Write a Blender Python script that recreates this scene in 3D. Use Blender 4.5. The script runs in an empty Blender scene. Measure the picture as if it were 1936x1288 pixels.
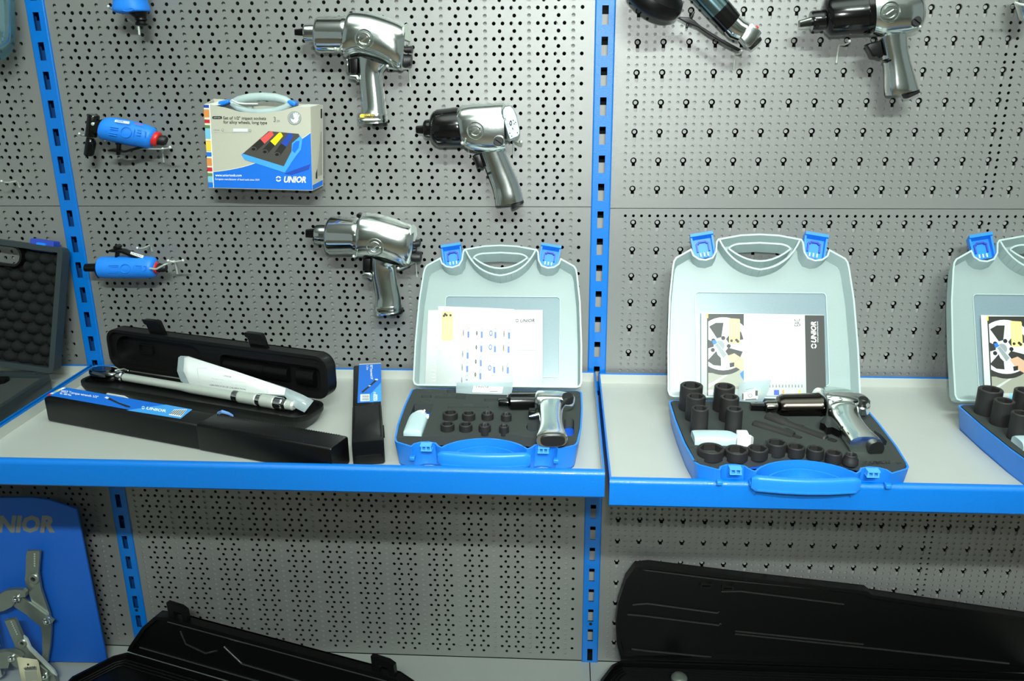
import bpy, bmesh, math, random
from mathutils import Vector, Matrix, Euler
random.seed(7)
scene = bpy.context.scene
COL = scene.collection
V = Vector

# ------------------------------------------------------------------ camera
CAM = V((-0.0669052, -1.5627249, 1.5810973))
ROT = Euler((1.2549420, 0.0079844, 0.0593334), 'XYZ')
FOC = 1616.1624
cd = bpy.data.cameras.new('camera')
cam = bpy.data.objects.new('camera', cd)
COL.objects.link(cam)
cam.location = CAM
cam.rotation_euler = ROT
cd.sensor_fit = 'HORIZONTAL'
cd.sensor_width = 36.0
cd.lens = 36.0 * FOC / 1936.0
cd.clip_start = 0.02
cd.clip_end = 60
scene.camera = cam

# ------------------------------------------------------------------ world and light
world = bpy.data.worlds.new('room_air')
scene.world = world
world.use_nodes = True
wb = world.node_tree.nodes['Background']
wb.inputs['Color'].default_value = (0.80, 0.97, 0.93, 1)
wb.inputs['Strength'].default_value = 0.30

def area_light(name, loc, size_x, size_y, power, col, target):
    l = bpy.data.lights.new(name, 'AREA')
    l.shape = 'RECTANGLE'; l.size = size_x; l.size_y = size_y
    l.energy = power; l.color = col
    o = bpy.data.objects.new(name, l); COL.objects.link(o)
    o.location = loc
    o.rotation_euler = (V(target) - V(loc)).to_track_quat('-Z', 'Y').to_euler()
    return o
# long fluorescent batten under the ceiling, about 3 m in front of the wall
area_light('fluorescent_tubes', (0.25, -2.85, 2.93), 1.0, 0.07, 100, (0.86, 1.0, 0.95), (0.1, 0, 1.1))
# added uplights without fixtures: brighten the ceiling for reflections in the chrome
area_light('ceiling_fill', (0.2, -1.1, 2.95), 3.2, 1.2, 60, (0.88, 1.0, 0.97), (0.2, -1.1, 3.2))
area_light('ceiling_fill_rear', (0.2, -4.6, 2.95), 3.0, 0.8, 50, (0.88, 1.0, 0.97), (0.2, -4.6, 3.2))
# the camera's own flash
fl = bpy.data.lights.new('camera_flash', 'SPOT')
fl.energy = 62; fl.shadow_soft_size = 0.02; fl.color = (0.95, 1.0, 1.0)
fl.spot_size = math.radians(68); fl.spot_blend = 1.0
flo = bpy.data.objects.new('camera_flash', fl); COL.objects.link(flo)
flo.location = CAM + V((0.02, 0.0, 0.11))
flo.rotation_euler = (V((0.12, 0, 1.30)) - flo.location).to_track_quat('-Z', 'Y').to_euler()

vs = scene.view_settings
vs.view_transform = 'Standard'
vs.look = 'None'
vs.gamma = 1.0
vs.use_curve_mapping = False
vs.exposure = -0.08

# ------------------------------------------------------------------ picture geometry: a pixel of the 1936 x 1288 frame to a point in the room
RM = ROT.to_matrix()
def ray(u, v):
    return RM @ V(((u - 968.0) / FOC, (644.0 - v) / FOC, -1.0))
def atY(u, v, y):
    d = ray(u, v); return CAM + d * ((y - CAM.y) / d.y)
def atZ(u, v, z):
    d = ray(u, v); return CAM + d * ((z - CAM.z) / d.z)
def crop(x0, y0, s):
    return lambda a, b: (x0 + a / s, y0 + b / s)
def mpp(P):                                   # metres per pixel at a point
    d = (RM.transposed() @ (P - CAM)); return -d.z / FOC

# ------------------------------------------------------------------ materials
def lin(c):
    return tuple((x / 12.92 if x <= 0.04045 else ((x + 0.055) / 1.055) ** 2.4) for x in c)
MATS = {}
def pm(name, rgb, rough=0.5, metal=0.0, vary=0.06, vscale=40.0, bump=0.0, bscale=300.0, coat=0.0, spec=0.5):
    """procedural surface: colour with fine noise variation, optional fine relief"""
    if name in MATS: return MATS[name]
    m = bpy.data.materials.new(name); m.use_nodes = True
    nt = m.node_tree; b = nt.nodes['Principled BSDF']
    c = lin([x / 255.0 for x in rgb])
    tc = nt.nodes.new('ShaderNodeTexCoord')
    n = nt.nodes.new('ShaderNodeTexNoise'); n.inputs['Scale'].default_value = vscale; n.inputs['Detail'].default_value = 3
    nt.links.new(tc.outputs['Object'], n.inputs['Vector'])
    r = nt.nodes.new('ShaderNodeMapRange')
    r.inputs['To Min'].default_value = 1.0 - vary; r.inputs['To Max'].default_value = 1.0 + vary
    nt.links.new(n.outputs['Fac'], r.inputs['Value'])
    mx = nt.nodes.new('ShaderNodeVectorMath'); mx.operation = 'SCALE'
    mx.inputs[0].default_value = c
    nt.links.new(r.outputs['Result'], mx.inputs['Scale'])
    nt.links.new(mx.outputs['Vector'], b.inputs['Base Color'])
    b.inputs['Roughness'].default_value = rough
    b.inputs['Metallic'].default_value = metal
    b.inputs['Coat Weight'].default_value = coat
    b.inputs['Specular IOR Level'].default_value = spec
    if bump > 0:
        n2 = nt.nodes.new('ShaderNodeTexNoise'); n2.inputs['Scale'].default_value = bscale; n2.inputs['Detail'].default_value = 2
        nt.links.new(tc.outputs['Object'], n2.inputs['Vector'])
        bp = nt.nodes.new('ShaderNodeBump'); bp.inputs['Strength'].default_value = bump; bp.inputs['Distance'].default_value = 0.001
        nt.links.new(n2.outputs['Fac'], bp.inputs['Height'])
        nt.links.new(bp.outputs['Normal'], b.inputs['Normal'])
    MATS[name] = m
    return m
def frosted(name, rgb, clear, rough=0.35):
    """milky plastic: part of the light passes straight, part is scattered through and back"""
    m = bpy.data.materials.new(name); m.use_nodes = True
    nt = m.node_tree; nt.nodes.clear()
    out = nt.nodes.new('ShaderNodeOutputMaterial')
    c = lin([x / 255.0 for x in rgb]) + (1,)
    n = nt.nodes.new('ShaderNodeTexNoise'); n.inputs['Scale'].default_value = 60
    mr = nt.nodes.new('ShaderNodeMapRange'); mr.inputs['To Min'].default_value = clear * 0.93; mr.inputs['To Max'].default_value = clear * 1.07
    nt.links.new(n.outputs['Fac'], mr.inputs['Value'])
    df = nt.nodes.new('ShaderNodeBsdfDiffuse'); df.inputs['Color'].default_value = c
    tl = nt.nodes.new('ShaderNodeBsdfTranslucent'); tl.inputs['Color'].default_value = c
    tr = nt.nodes.new('ShaderNodeBsdfTransparent'); tr.inputs['Color'].default_value = (0.93, 0.98, 1, 1)
    gl = nt.nodes.new('ShaderNodeBsdfGlossy'); gl.inputs['Roughness'].default_value = rough
    m1 = nt.nodes.new('ShaderNodeMixShader'); m1.inputs[0].default_value = 0.28
    nt.links.new(df.outputs[0], m1.inputs[1]); nt.links.new(tl.outputs[0], m1.inputs[2])
    m2 = nt.nodes.new('ShaderNodeMixShader')
    nt.links.new(mr.outputs['Result'], m2.inputs[0])
    nt.links.new(m1.outputs[0], m2.inputs[1]); nt.links.new(tr.outputs[0], m2.inputs[2])
    m3 = nt.nodes.new('ShaderNodeMixShader'); m3.inputs[0].default_value = 0.05
    nt.links.new(m2.outputs[0], m3.inputs[1]); nt.links.new(gl.outputs[0], m3.inputs[2])
    nt.links.new(m3.outputs[0], out.inputs['Surface'])
    MATS[name] = m
    return m

PEG = pm('silver_grey_powder_coat', (139, 139, 136), 0.31, 0.30, 0.05, 900, 0.28, 1400)
PEGB = pm('grey_backing_sheet', (150, 150, 146), 0.6, 0.1, 0.05, 60)
DARK = pm('cavity_shade', (22, 24, 23), 0.9)  # near-black colour stands in for shade in the cavity and in holes
BLUEP = pm('blue_powder_coat', (0, 110, 200), 0.32, 0.0, 0.05, 200, 0.35, 900, 0.2)
LINER = pm('grey_shelf_sheet', (186, 188, 181), 0.45, 0.15, 0.04, 15, 0.1, 900)
DECKM = pm('grey_deck_sheet', (168, 172, 166), 0.5, 0.1, 0.05, 10)
CHROME = pm('chrome', (226, 230, 228), 0.07, 1.0, 0.02, 30)
ALU = pm('polished_aluminium', (226, 232, 228), 0.17, 1.0, 0.05, 60, 0.06, 200)
STEEL = pm('satin_steel', (214, 220, 210), 0.36, 0.45, 0.05, 120)
ZINC = pm('zinc_steel', (142, 149, 140), 0.36, 0.7, 0.08, 60, 0.1, 300)
GUN = pm('black_oxide_gloss', (14, 14, 14), 0.16, 0.35, 0.1, 60, 0.0, 300, 0.3)
BLACKP = pm('black_plastic', (14, 14, 13), 0.42, 0.0, 0.15, 150, 0.15, 900, 0, 0.35)
BLACKG = pm('black_satin_plastic', (9, 9, 9), 0.36, 0.0, 0.15, 150, 0.1, 700, 0, 0.28)
RIBM = pm('black_rib_highlight', (34, 36, 34), 0.22, 0.0, 0.1, 100, 0, 300, 0.3, 0.9)  # rib highlight put into a lighter, glossier black
RUBBER = pm('black_rubber', (16, 16, 16), 0.5, 0.0, 0.1, 100)
FOAM = pm('charcoal_foam', (62, 66, 64), 0.95, 0.0, 0.18, 900, 0.5, 1500, 0, 0.1)
EGG = pm('black_egg_crate_foam', (30, 31, 30), 0.95, 0.0, 0.2, 700, 0.4, 1200, 0, 0.1)
SOCK = pm('black_phosphate_steel', (40, 39, 38), 0.55, 0.3, 0.12, 300, 0.1, 900)
BLUEK = pm('blue_case_plastic', (30, 128, 226), 0.36, 0.0, 0.04, 60, 0.08, 900)
BLUES = pm('blue_rubber_sleeve', (28, 130, 236), 0.5, 0.0, 0.05, 100, 0.1, 800)
BLUEL = pm('blue_latch_plastic', (30, 128, 235), 0.35, 0.0, 0.04, 80)
BLUED = pm('deep_blue_plastic', (46, 70, 170), 0.4, 0.0, 0.05, 80)
STANDB = pm('blue_display_board', (16, 92, 190), 0.55, 0.0, 0.05, 200, 0.1, 600)
RED = pm('red_ring_plastic', (215, 40, 35), 0.35)
WHITEP = pm('white_bottle_plastic', (236, 240, 240), 0.35, 0.0, 0.02)
PAPER = pm('white_paper', (228, 231, 228), 0.75, 0.0, 0.01, 20, 0.05, 60)
CARTON = pm('grey_printed_card', (188, 184, 168), 0.5, 0.0, 0.03, 200)
CARTW = pm('white_card_edge', (232, 232, 222), 0.6, 0.0, 0.02)
FROST = frosted('frosted_polypropylene', (206, 222, 220), 0.15)
FROSTP = frosted('thin_frosted_sheet', (182, 198, 195), 0.32)
FROSTW = frosted('clear_frosted_window', (168, 190, 198), 0.50, 0.25)
BAG = frosted('clear_plastic_bag', (225, 238, 240), 0.55, 0.12)
BOTL = frosted('milky_bottle', (216, 238, 242), 0.12, 0.25)
TEAL = frosted('teal_blister_plastic', (90, 150, 158), 0.72, 0.12)
SMOKE = pm('grey_hard_plastic_rim', (44, 53, 55), 0.4, 0.0, 0.06, 60)
INK = {}
def ink(key):
    tab = dict(blue=(20, 110, 215), blue2=(70, 160, 235), white=(250, 250, 248), black=(18, 18, 16), grey=(120, 122, 118),
               lgrey=(190, 192, 188), red=(205, 30, 50), orange=(222, 140, 70), green=(90, 130, 80), cyan=(120, 190, 220),
               yellow=(240, 205, 70), cream=(236, 226, 190), dblue=(30, 70, 170), coral=(225, 85, 80), bright=(250, 225, 20),
               foamk=(72, 69, 64), skin=(205, 165, 135), silver=(205, 212, 215), dsilver=(140, 148, 150), pale=(228, 234, 238),
               tile=(150, 150, 135), dark=(36, 35, 31), yellowl=(250, 226, 130), mblue=(80, 110, 180), beige=(200, 192, 172))
    if key not in INK: INK[key] = pm('ink_' + key, tab[key], 0.45, 0.0, 0.02, 80)
    return INK[key]

# ------------------------------------------------------------------ objects
ROOTM = {}
OFF = V((0, 0, 0))
def tag(o, label=None, cat=None, group=None, kind=None):
    if label: o['label'] = label
    if cat: o['category'] = cat
    if group: o['group'] = group
    if kind: o['kind'] = kind
    return o
def thing(name, label, cat, loc, rotz=0.0, group=None):
    o = bpy.data.objects.new(name, None); COL.objects.link(o)
    o.empty_display_size = 0.02
    loc = V(loc) + OFF
    o.location = loc; o.rotation_euler = (0, 0, rotz)
    ROOTM[o.name] = (Matrix.Translation(loc) @ Matrix.Rotation(rotz, 4, 'Z'))
    return tag(o, label, cat, group)
TEMPL = {}
class MB:
    """collects faces in world coordinates (plus OFF) and links them as one mesh object"""
    def __init__(s): s.v = []; s.f = []; s.m = []; s.mats = []
    def mi(s, mat):
        if mat is None: return 0
        if mat not in s.mats: s.mats.append(mat)
        return s.mats.index(mat)
    def add(s, vs_, fs_, mat=None):
        k = len(s.v); i = s.mi(mat)
        s.v += [tuple(p) for p in vs_]
        for f in fs_: s.f.append(tuple(k + j for j in f)); s.m.append(i)
    def box(s, lo, hi, M=None, mat=None):
        (x0, y0, z0), (x1, y1, z1) = lo, hi
        p = [V((x, y, z)) for x in (x0, x1) for y in (y0, y1) for z in (z0, z1)]
        if M is not None: p = [M @ q for q in p]
        s.add(p, [(0, 1, 3, 2), (4, 6, 7, 5), (0, 4, 5, 1), (2, 3, 7, 6), (0, 2, 6, 4), (1, 5, 7, 3)], mat)
        return s
    def rings(s, rs, cap0=True, cap1=True, mat=None, closed=True):
        n = len(rs[0]); vs_ = [p for r in rs for p in r]; fs_ = []
        for i in range(len(rs) - 1):
            for j in range(n if closed else n - 1):
                a = i * n + j; b = i * n + (j + 1) % n
                fs_.append((a, b, b + n, a + n))
        if cap0: fs_.append(tuple(range(n - 1, -1, -1)))
        if cap1: fs_.append(tuple(range((len(rs) - 1) * n, len(rs) * n)))
        s.add(vs_, fs_, mat); return s
    def loft(s, secs, n=28, sub=1, mat=None, cap0=True, cap1=True):
        """secs: (centre, W, T, exponent)"""
        if sub > 1 and len(secs) > 2:
            out = []
            for i in range(len(secs) - 1):
                p0 = secs[max(i - 1, 0)]; p1 = secs[i]; p2 = secs[i + 1]; p3 = secs[min(i + 2, len(secs) - 1)]
                for k in range(sub):
                    t = k / sub
                    def cr(a, b, c, d):
                        return 0.5 * ((2 * b) + (c - a) * t + (2 * a - 5 * b + 4 * c - d) * t * t + (3 * b - a - 3 * c + d) * t ** 3)
                    out.append(tuple(cr(p0[q], p1[q], p2[q], p3[q]) for q in range(4)))
            out.append(secs[-1]); secs = out
        rs = []
        for C, W, T, e in secs:
            r = []
            for k in range(n):
                a = 2 * math.pi * k / n; c = math.cos(a); d = math.sin(a)
                r.append(C + W * (math.copysign(abs(c) ** (2 / e), c)) + T * (math.copysign(abs(d) ** (2 / e), d)))
            rs.append(r)
        return s.rings(rs, cap0, cap1, mat)
    def lathe(s, prof, org, axis, n=24, mat=None, cap0=True, cap1=True):
        """prof: (radius, distance along axis)"""
        ax = V(axis).normalized(); u = ax.orthogonal().normalized(); w = ax.cross(u)
        rs = [[V(org) + ax * t + (u * math.cos(2 * math.pi * k / n) + w * math.sin(2 * math.pi * k / n)) * max(r, 1e-5) for k in range(n)] for r, t in prof]
        return s.rings(rs, cap0, cap1, mat)
    def tube(s, pts, r, n=8, mat=None, closed=False):
        pts = [V(p) for p in pts]; rs = []; N = len(pts)
        up = None
        for i, p in enumerate(pts):
            if closed: t = (pts[(i + 1) % N] - pts[i - 1]).normalized()
            else: t = (pts[min(i + 1, N - 1)] - pts[max(i - 1, 0)]).normalized()
            if up is None: u = t.orthogonal().normalized()
            else:
                u = (up - t * up.dot(t))
                u = u.normalized() if u.length > 1e-6 else t.orthogonal().normalized()
            up = u; w = t.cross(u)
            rr = r[i] if isinstance(r, (list, tuple)) else r
            rs.append([p + (u * math.cos(2 * math.pi * k / n) + w * math.sin(2 * math.pi * k / n)) * rr for k in range(n)])
        if closed: rs.append(rs[0])
        return s.rings(rs, not closed, not closed, mat)
    def plate(s, outer, holes, fr, t0, t1, mat=None, mat_side=None):
        """flat piece with holes: outer and holes are 2D loops, fr(x, y, t) gives the point"""
        key = (tuple(map(tuple, outer)), tuple(tuple(map(tuple, h)) for h in holes))
        if key not in TEMPL:
            bm = bmesh.new()
            loops = []
            for lp in [outer] + list(holes):
                vv = [bm.verts.new((a, b, 0)) for a, b in lp]; loops.append(vv)
                for i in range(len(vv)): bm.edges.new((vv[i], vv[(i + 1) % len(vv)]))
            bmesh.ops.triangle_fill(bm, edges=bm.edges[:], use_beauty=True, use_dissolve=False)
            bm.verts.index_update(); bm.normal_update()
            tris = []
            for f in bm.faces:
                ids = [q.index for q in f.verts]
                tris.append(tuple(ids if f.normal.z > 0 else ids[::-1]))
            TEMPL[key] = ([tuple(q.co[:2]) for q in bm.verts], tris); bm.free()
        p2, tris = TEMPL[key]
        k = len(p2)
        s.add([fr(a, b, t1) for a, b in p2] + [fr(a, b, t0) for a, b in p2],
              list(tris) + [tuple(k + i for i in t[::-1]) for t in tris], mat)
        for li, lp in enumerate([outer] + list(holes)):
            n = len(lp)
            area = sum(lp[i][0] * lp[(i + 1) % n][1] - lp[(i + 1) % n][0] * lp[i][1] for i in range(n))
            fs_ = []
            for i in range(n):
                j = (i + 1) % n
                q = (i, j, n + j, n + i)
                if (area > 0) != (li == 0): pass
                fs_.append(q[::-1] if ((area > 0) == (li == 0)) else q)
            s.add([fr(a, b, t1) for a, b in lp] + [fr(a, b, t0) for a, b in lp], fs_, mat_side or mat)
        return s
    def build(s, name, mat=None, parent=None, bevel=0.0, smooth=32, seg=2):
        if not s.v: return None
        me = bpy.data.meshes.new(name)
        vv = [V(p) + OFF for p in s.v]
        if parent is not None:
            r = parent
            while r.parent is not None: r = r.parent
            inv = ROOTM[r.name].inverted()
            vv = [inv @ p for p in vv]; loc = None
        else:
            n = len(vv)
            loc = V((sum(p.x for p in vv) / n, sum(p.y for p in vv) / n, min(p.z for p in vv)))
            vv = [p - loc for p in vv]
        me.from_pydata([p[:] for p in vv], [], s.f)
        if s.mats:
            for q in s.mats: me.materials.append(q)
            me.polygons.foreach_set('material_index', s.m)
        else: me.materials.append(mat)
        me.polygons.foreach_set('use_smooth', [True] * len(me.polygons))
        if bevel == 0 and smooth: me.set_sharp_from_angle(angle=math.radians(smooth))
        me.update()
        o = bpy.data.objects.new(name, me); COL.objects.link(o)
        if parent is not None: o.parent = parent
        else: o.location = loc; ROOTM[o.name] = Matrix.Translation(loc)
        if bevel > 0:
            bm = bmesh.new(); bm.from_mesh(me); bmesh.ops.remove_doubles(bm, verts=bm.verts[:], dist=1e-6)
            eds = [e for e in bm.edges if len(e.link_faces) == 2 and e.calc_face_angle(0) > math.radians(28)]
            bmesh.ops.bevel(bm, geom=eds, offset=bevel, segments=seg, profile=0.5, affect='EDGES', clamp_overlap=True)
            for f in bm.faces: f.smooth = True
            bm.to_mesh(me); bm.free()
            me.set_sharp_from_angle(angle=math.radians(50))
        return o

def circ(cx, cy, r, n=16, a0=0.0, ry=None):
    return [(cx + r * math.cos(a0 + 2 * math.pi * k / n), cy + (ry or r) * math.sin(a0 + 2 * math.pi * k / n)) for k in range(n)]
def rrect(x0, y0, x1, y1, r, n=4):
    out = []
    for cx, cy, a in ((x1 - r, y0 + r, -90), (x1 - r, y1 - r, 0), (x0 + r, y1 - r, 90), (x0 + r, y0 + r, 180)):
        for k in range(n + 1):
            t = math.radians(a + 90 * k / n); out.append((cx + r * math.cos(t), cy + r * math.sin(t)))
    return out
def arc(cx, cy, r, a0, a1, n=10, ry=None):
    return [(cx + r * math.cos(math.radians(a0 + (a1 - a0) * k / n)), cy + (ry or r) * math.sin(math.radians(a0 + (a1 - a0) * k / n))) for k in range(n + 1)]
def bez(p0, p1, p2, n=8):
    return [((1 - t) ** 2 * p0[0] + 2 * t * (1 - t) * p1[0] + t * t * p2[0], (1 - t) ** 2 * p0[1] + 2 * t * (1 - t) * p1[1] + t * t * p2[1]) for t in [k / n for k in range(n + 1)]]
FXZ = lambda a, b, t: V((a, -t, b))            # wall plane, t towards the viewer
FXY = lambda a, b, t: V((a, b, t))             # floor plane, t upwards

# lettering: outlines of the built-in typeface as flat faces
GLY = {}
def glyphs(txt, shear=0.0, bold=0.0):
    key = (txt, shear, bold)
    if key not in GLY:
        c = bpy.data.curves.new('lettering', 'FONT'); c.body = txt; c.size = 1.0; c.shear = shear; c.offset = bold
        c.resolution_u = 2; c.fill_mode = 'FRONT'
        o = bpy.data.objects.new('lettering', c); COL.objects.link(o)
        dg = bpy.context.evaluated_depsgraph_get()
        me = bpy.data.meshes.new_from_object(o.evaluated_get(dg))
        pts = [(p.co.x, p.co.y) for p in me.vertices]; fs_ = [tuple(p.vertices) for p in me.polygons]
        bpy.data.objects.remove(o); bpy.data.meshes.remove(me); bpy.data.curves.remove(c)
        x0 = min(p[0] for p in pts); x1 = max(p[0] for p in pts); y1 = max(p[1] for p in pts)
        GLY[key] = ([((a - x0) / (x1 - x0), b / y1) for a, b in pts], fs_)
    return GLY[key]
class Print:
    """flat print on a surface: mapper(a, b, lift) turns picture crop coordinates into a point on that surface"""
    def __init__(s, mapper): s.mp = mapper; s.mb = MB(); s.k = 0; s.clip = None
    def poly(s, pts, col, lift=None):
        if s.clip:
            x0, y0, x1, y1 = s.clip
            for ax, lim, sg in ((0, x0, 1), (0, x1, -1), (1, y0, 1), (1, y1, -1)):
                out = []
                for i in range(len(pts)):
                    p, q = pts[i], pts[(i + 1) % len(pts)]
                    ip = (p[ax] - lim) * sg >= 0; iq = (q[ax] - lim) * sg >= 0
                    if ip: out.append(p)
                    if ip != iq:
                        t = (lim - p[ax]) / (q[ax] - p[ax]); out.append((p[0] + t * (q[0] - p[0]), p[1] + t * (q[1] - p[1])))
                pts = out
                if len(pts) < 3: return s
        s.k += 1
        n = len(pts)
        ar = sum(pts[i][0] * pts[(i + 1) % n][1] - pts[(i + 1) % n][0] * pts[i][1] for i in range(n))
        if ar > 0: pts = pts[::-1]
        l = 0.0002 + 0.000012 * s.k
        s.mb.add([s.mp(a, b, l) for a, b in pts], [tuple(range(n))], ink(col)); return s
    def rect(s, x0, y0, x1, y1, col): return s.poly([(x0, y0), (x0, y1), (x1, y1), (x1, y0)], col)
    def text(s, txt, p0, p1, h, col, shear=0.0, bold=0.0):
        pts, fs_ = glyphs(txt, shear, bold)
        dx, dy = p1[0] - p0[0], p1[1] - p0[1]; L = math.hypot(dx, dy)
        ux, uy = dy / L * h, -dx / L * h
        s.k += 1; l = 0.0002 + 0.000012 * s.k
        s.mb.add([s.mp(p0[0] + a * dx + b * ux, p0[1] + a * dy + b * uy, l) for a, b in pts], fs_, ink(col)); return s
    def logo(s, cx, cy, r, col, ang=0.0):
        """round mark: two half-ring hooks around a slanted bar"""
        for k in (0, 180):
            o_ = arc(0, 0, r, 20 + k, 165 + k, 10); i_ = arc(0, 0, r * 0.62, 165 + k, 60 + k, 8)
            tip = [(r * 0.5 * math.cos(math.radians(20 + k)), r * 0.5 * math.sin(math.radians(20 + k)))]
            pl = o_ + i_ + tip
            ca, sa = math.cos(ang), math.sin(ang)
            s.poly([(cx + x * ca - y * sa, cy - (x * sa + y * ca)) for x, y in pl], col)
        return s
    def build(s, name, parent): 
        o = s.mb.build(name, None, parent, smooth=0); return o
def mapY(g, y): return lambda a, b, l: atY(*g(a, b), y - l)
def mapZ(g, z): return lambda a, b, l: atZ(*g(a, b), z + l)
def mapP(g, P, N):
    N = V(N).normalized()
    def f(a, b, l):
        d = ray(*g(a, b)); t = (V(P) + N * l - CAM).dot(N) / d.dot(N); return CAM + d * t
    return f

# ================================================================== ROOM
def struct(name, mb, mat, label):
    o = mb.build(name, mat); o['kind'] = 'structure'; o['label'] = label; return o
m = MB().box((-4, -6, -0.05), (4, 0.6, 0.0)); struct('floor', m, pm('grey_brown_floor', (120, 108, 92), 0.5, 0, 0.15, 3), 'grey brown showroom floor in front of the shelving')
m = MB().box((-4, -6, 3.2), (4, 0.6, 3.25)); struct('ceiling', m, pm('white_ceiling', (225, 228, 224), 0.9), 'white ceiling above the showroom')
m = MB().box((-4, -6.06, 0), (4, -6, 3.2)); struct('wall_rear', m, pm('pale_wall', (150, 158, 150), 0.9), 'pale wall behind the camera')
m = MB().box((-4, 0.10, 0), (4, 0.16, 3.2)); struct('wall_back', m, DARK, 'back wall behind the perforated panels, coloured dark for the unlit cavity')

# ================================================================== PERFORATED PANELS
def tile_template(w, h, hole, t, walls=True):
    mb = MB(); fr = lambda a, b, q: V((a, -q, b))
    outer = [(-w / 2, -h / 2), (w / 2, -h / 2), (w / 2, h / 2), (-w / 2, h / 2)]
    mb.plate(outer, [hole], fr, 0.0, 0.0)
    k = 4 + len(hole)
    tris = [f for f in mb.f if max(f) < k]; vs_ = [tuple(p) for p in mb.v[:k]]
    if walls:
        n = len(hole); b0 = len(vs_)
        vs_ += [(a, 0.0, b) for a, b in hole] + [(a, t, b) for a, b in hole]
        ar = sum(hole[i][0] * hole[(i + 1) % n][1] - hole[(i + 1) % n][0] * hole[i][1] for i in range(n))
        for i in range(n):
            j = (i + 1) % n; q = (b0 + i, b0 + j, b0 + n + j, b0 + n + i)
            tris.append(q if ar > 0 else q[::-1])
    return vs_, tris
def fan_template(w, h):
    return [(-w / 2, 0, -h / 2), (w / 2, 0, -h / 2), (w / 2, 0, h / 2), (-w / 2, 0, h / 2)], [(0, 1, 2, 3)]
class Tiles:
    def __init__(s): s.v = []; s.f = []
    def put(s, tp, x, y, z):
        k = len(s.v); vs_, fs_ = tp
        s.v.extend([(a + x, b + y, c + z) for a, b, c in vs_])
        s.f.extend([tuple(k + i for i in f) for f in fs_])
    def rect(s, x0, x1, y, z0, z1):
        if x1 - x0 < 1e-5 or z1 - z0 < 1e-5: return
        k = len(s.v); s.v += [(x0, y, z0), (x1, y, z0), (x1, y, z1), (x0, y, z1)]; s.f.append((k, k + 1, k + 2, k + 3))
    def build(s, name, mat, parent):
        mb = MB(); mb.v = s.v; mb.f = s.f; mb.m = [0] * len(s.f)
        return mb.build(name, mat, parent, smooth=25)
P5 = 0.0152; PER = 0.076; ROW = 0.0125; TH = 0.0012; YB = 0.0065
hole = circ(0, 0, 0.0033, 12)
T_FULL = tile_template(P5, ROW, hole, TH)
T_ALT = tile_template(PER / 3, ROW, hole, TH)
# the second sheet behind: some holes line up, some are a little off, one column in five is closed
def back_hole(dx, dz=0.0): return circ(dx, dz, 0.0044, 10)
TB = {}
for dz in (0.0, -0.0012, -0.0018):
    for d in (0.0, -0.0016, -0.0030): TB['F', d, dz] = tile_template(P5, ROW, back_hole(d, dz), TH, False)
    for d in (-0.0022, -0.0010): TB['A', d, dz] = tile_template(PER / 3, ROW, back_hole(d, dz), TH, False)
    TB['F', None, dz] = fan_template(P5, ROW); TB['A', None, dz] = fan_template(PER / 3, ROW)
def panel_border(fs, bs, x0, x1, z0, z1, gx0, gx1, gz0, gz1):
    for t, y in ((fs, 0.0), (bs, YB)):
        t.rect(x0, x1, y, z0, gz0); t.rect(x0, x1, y, gz1, z1)
        t.rect(x0, gx0, y, gz0, gz1); t.rect(gx1, x1, y, gz0, gz1)
def panel_root(x0, x1, z0, z1, label, fs, bs):
    r = thing('pegboard_panel', label, 'panel', ((x0 + x1) / 2, 0.0, z0), 0.0, 'perforated back panels')
    fs.build('perforated_sheet', PEG, r)
    MB().box((x0, 0.0001, z1 - 0.0012), (x1, 0.014, z1)).build('folded_edge', PEG, r)
    MB().box((x0, 0.0001, z0), (x1, 0.014, z0 + 0.0012)).build('folded_edge', PEG, r)
    bs.build('backing_sheet', PEGB, r)
def staggered_panel(x0, x1, z0, z1, xg, ztop, first_alt, label, dz=0.0, YB=0.0065):
    """xg: an x of a closed column; ztop: height of the top row of holes"""
    fs, bs = Tiles(), Tiles()
    z = ztop; alt = first_alt
    while z - ROW / 2 > z0 + 0.006:
        p = PER / 3 if alt else P5
        c0 = math.ceil((x0 + 0.004 + p / 2 - xg) / p); c1 = math.floor((x1 - 0.003 - p / 2 - xg) / p)
        for c in range(c0, c1 + 1):
            x = xg + c * p
            if alt: d = (None, -0.0022, -0.0010)[c % 3]
            else: d = (None, 0.0, -0.0016, -0.0030, 0.0)[c % 5]
            fs.put(T_ALT if alt else T_FULL, x, 0, z); bs.put(TB['A' if alt else 'F', d, dz], x, YB, z)
        for t, y in ((fs, 0.0), (bs, YB)):
            t.rect(x0, xg + (c0 - 0.5) * p, y, z - ROW / 2, z + ROW / 2); t.rect(xg + (c1 + 0.5) * p, x1, y, z - ROW / 2, z + ROW / 2)
        alt = not alt; z -= ROW
    zb = z + ROW / 2
    for t, y in ((fs, 0.0), (bs, YB)):
        t.rect(x0, x1, y, z0, zb); t.rect(x0, x1, y, ztop + ROW / 2, z1)
    panel_root(x0, x1, z0, z1, label, fs, bs)
SEAM1, SEAM2, DECK = 1.3275, 0.916, 0.335
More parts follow.
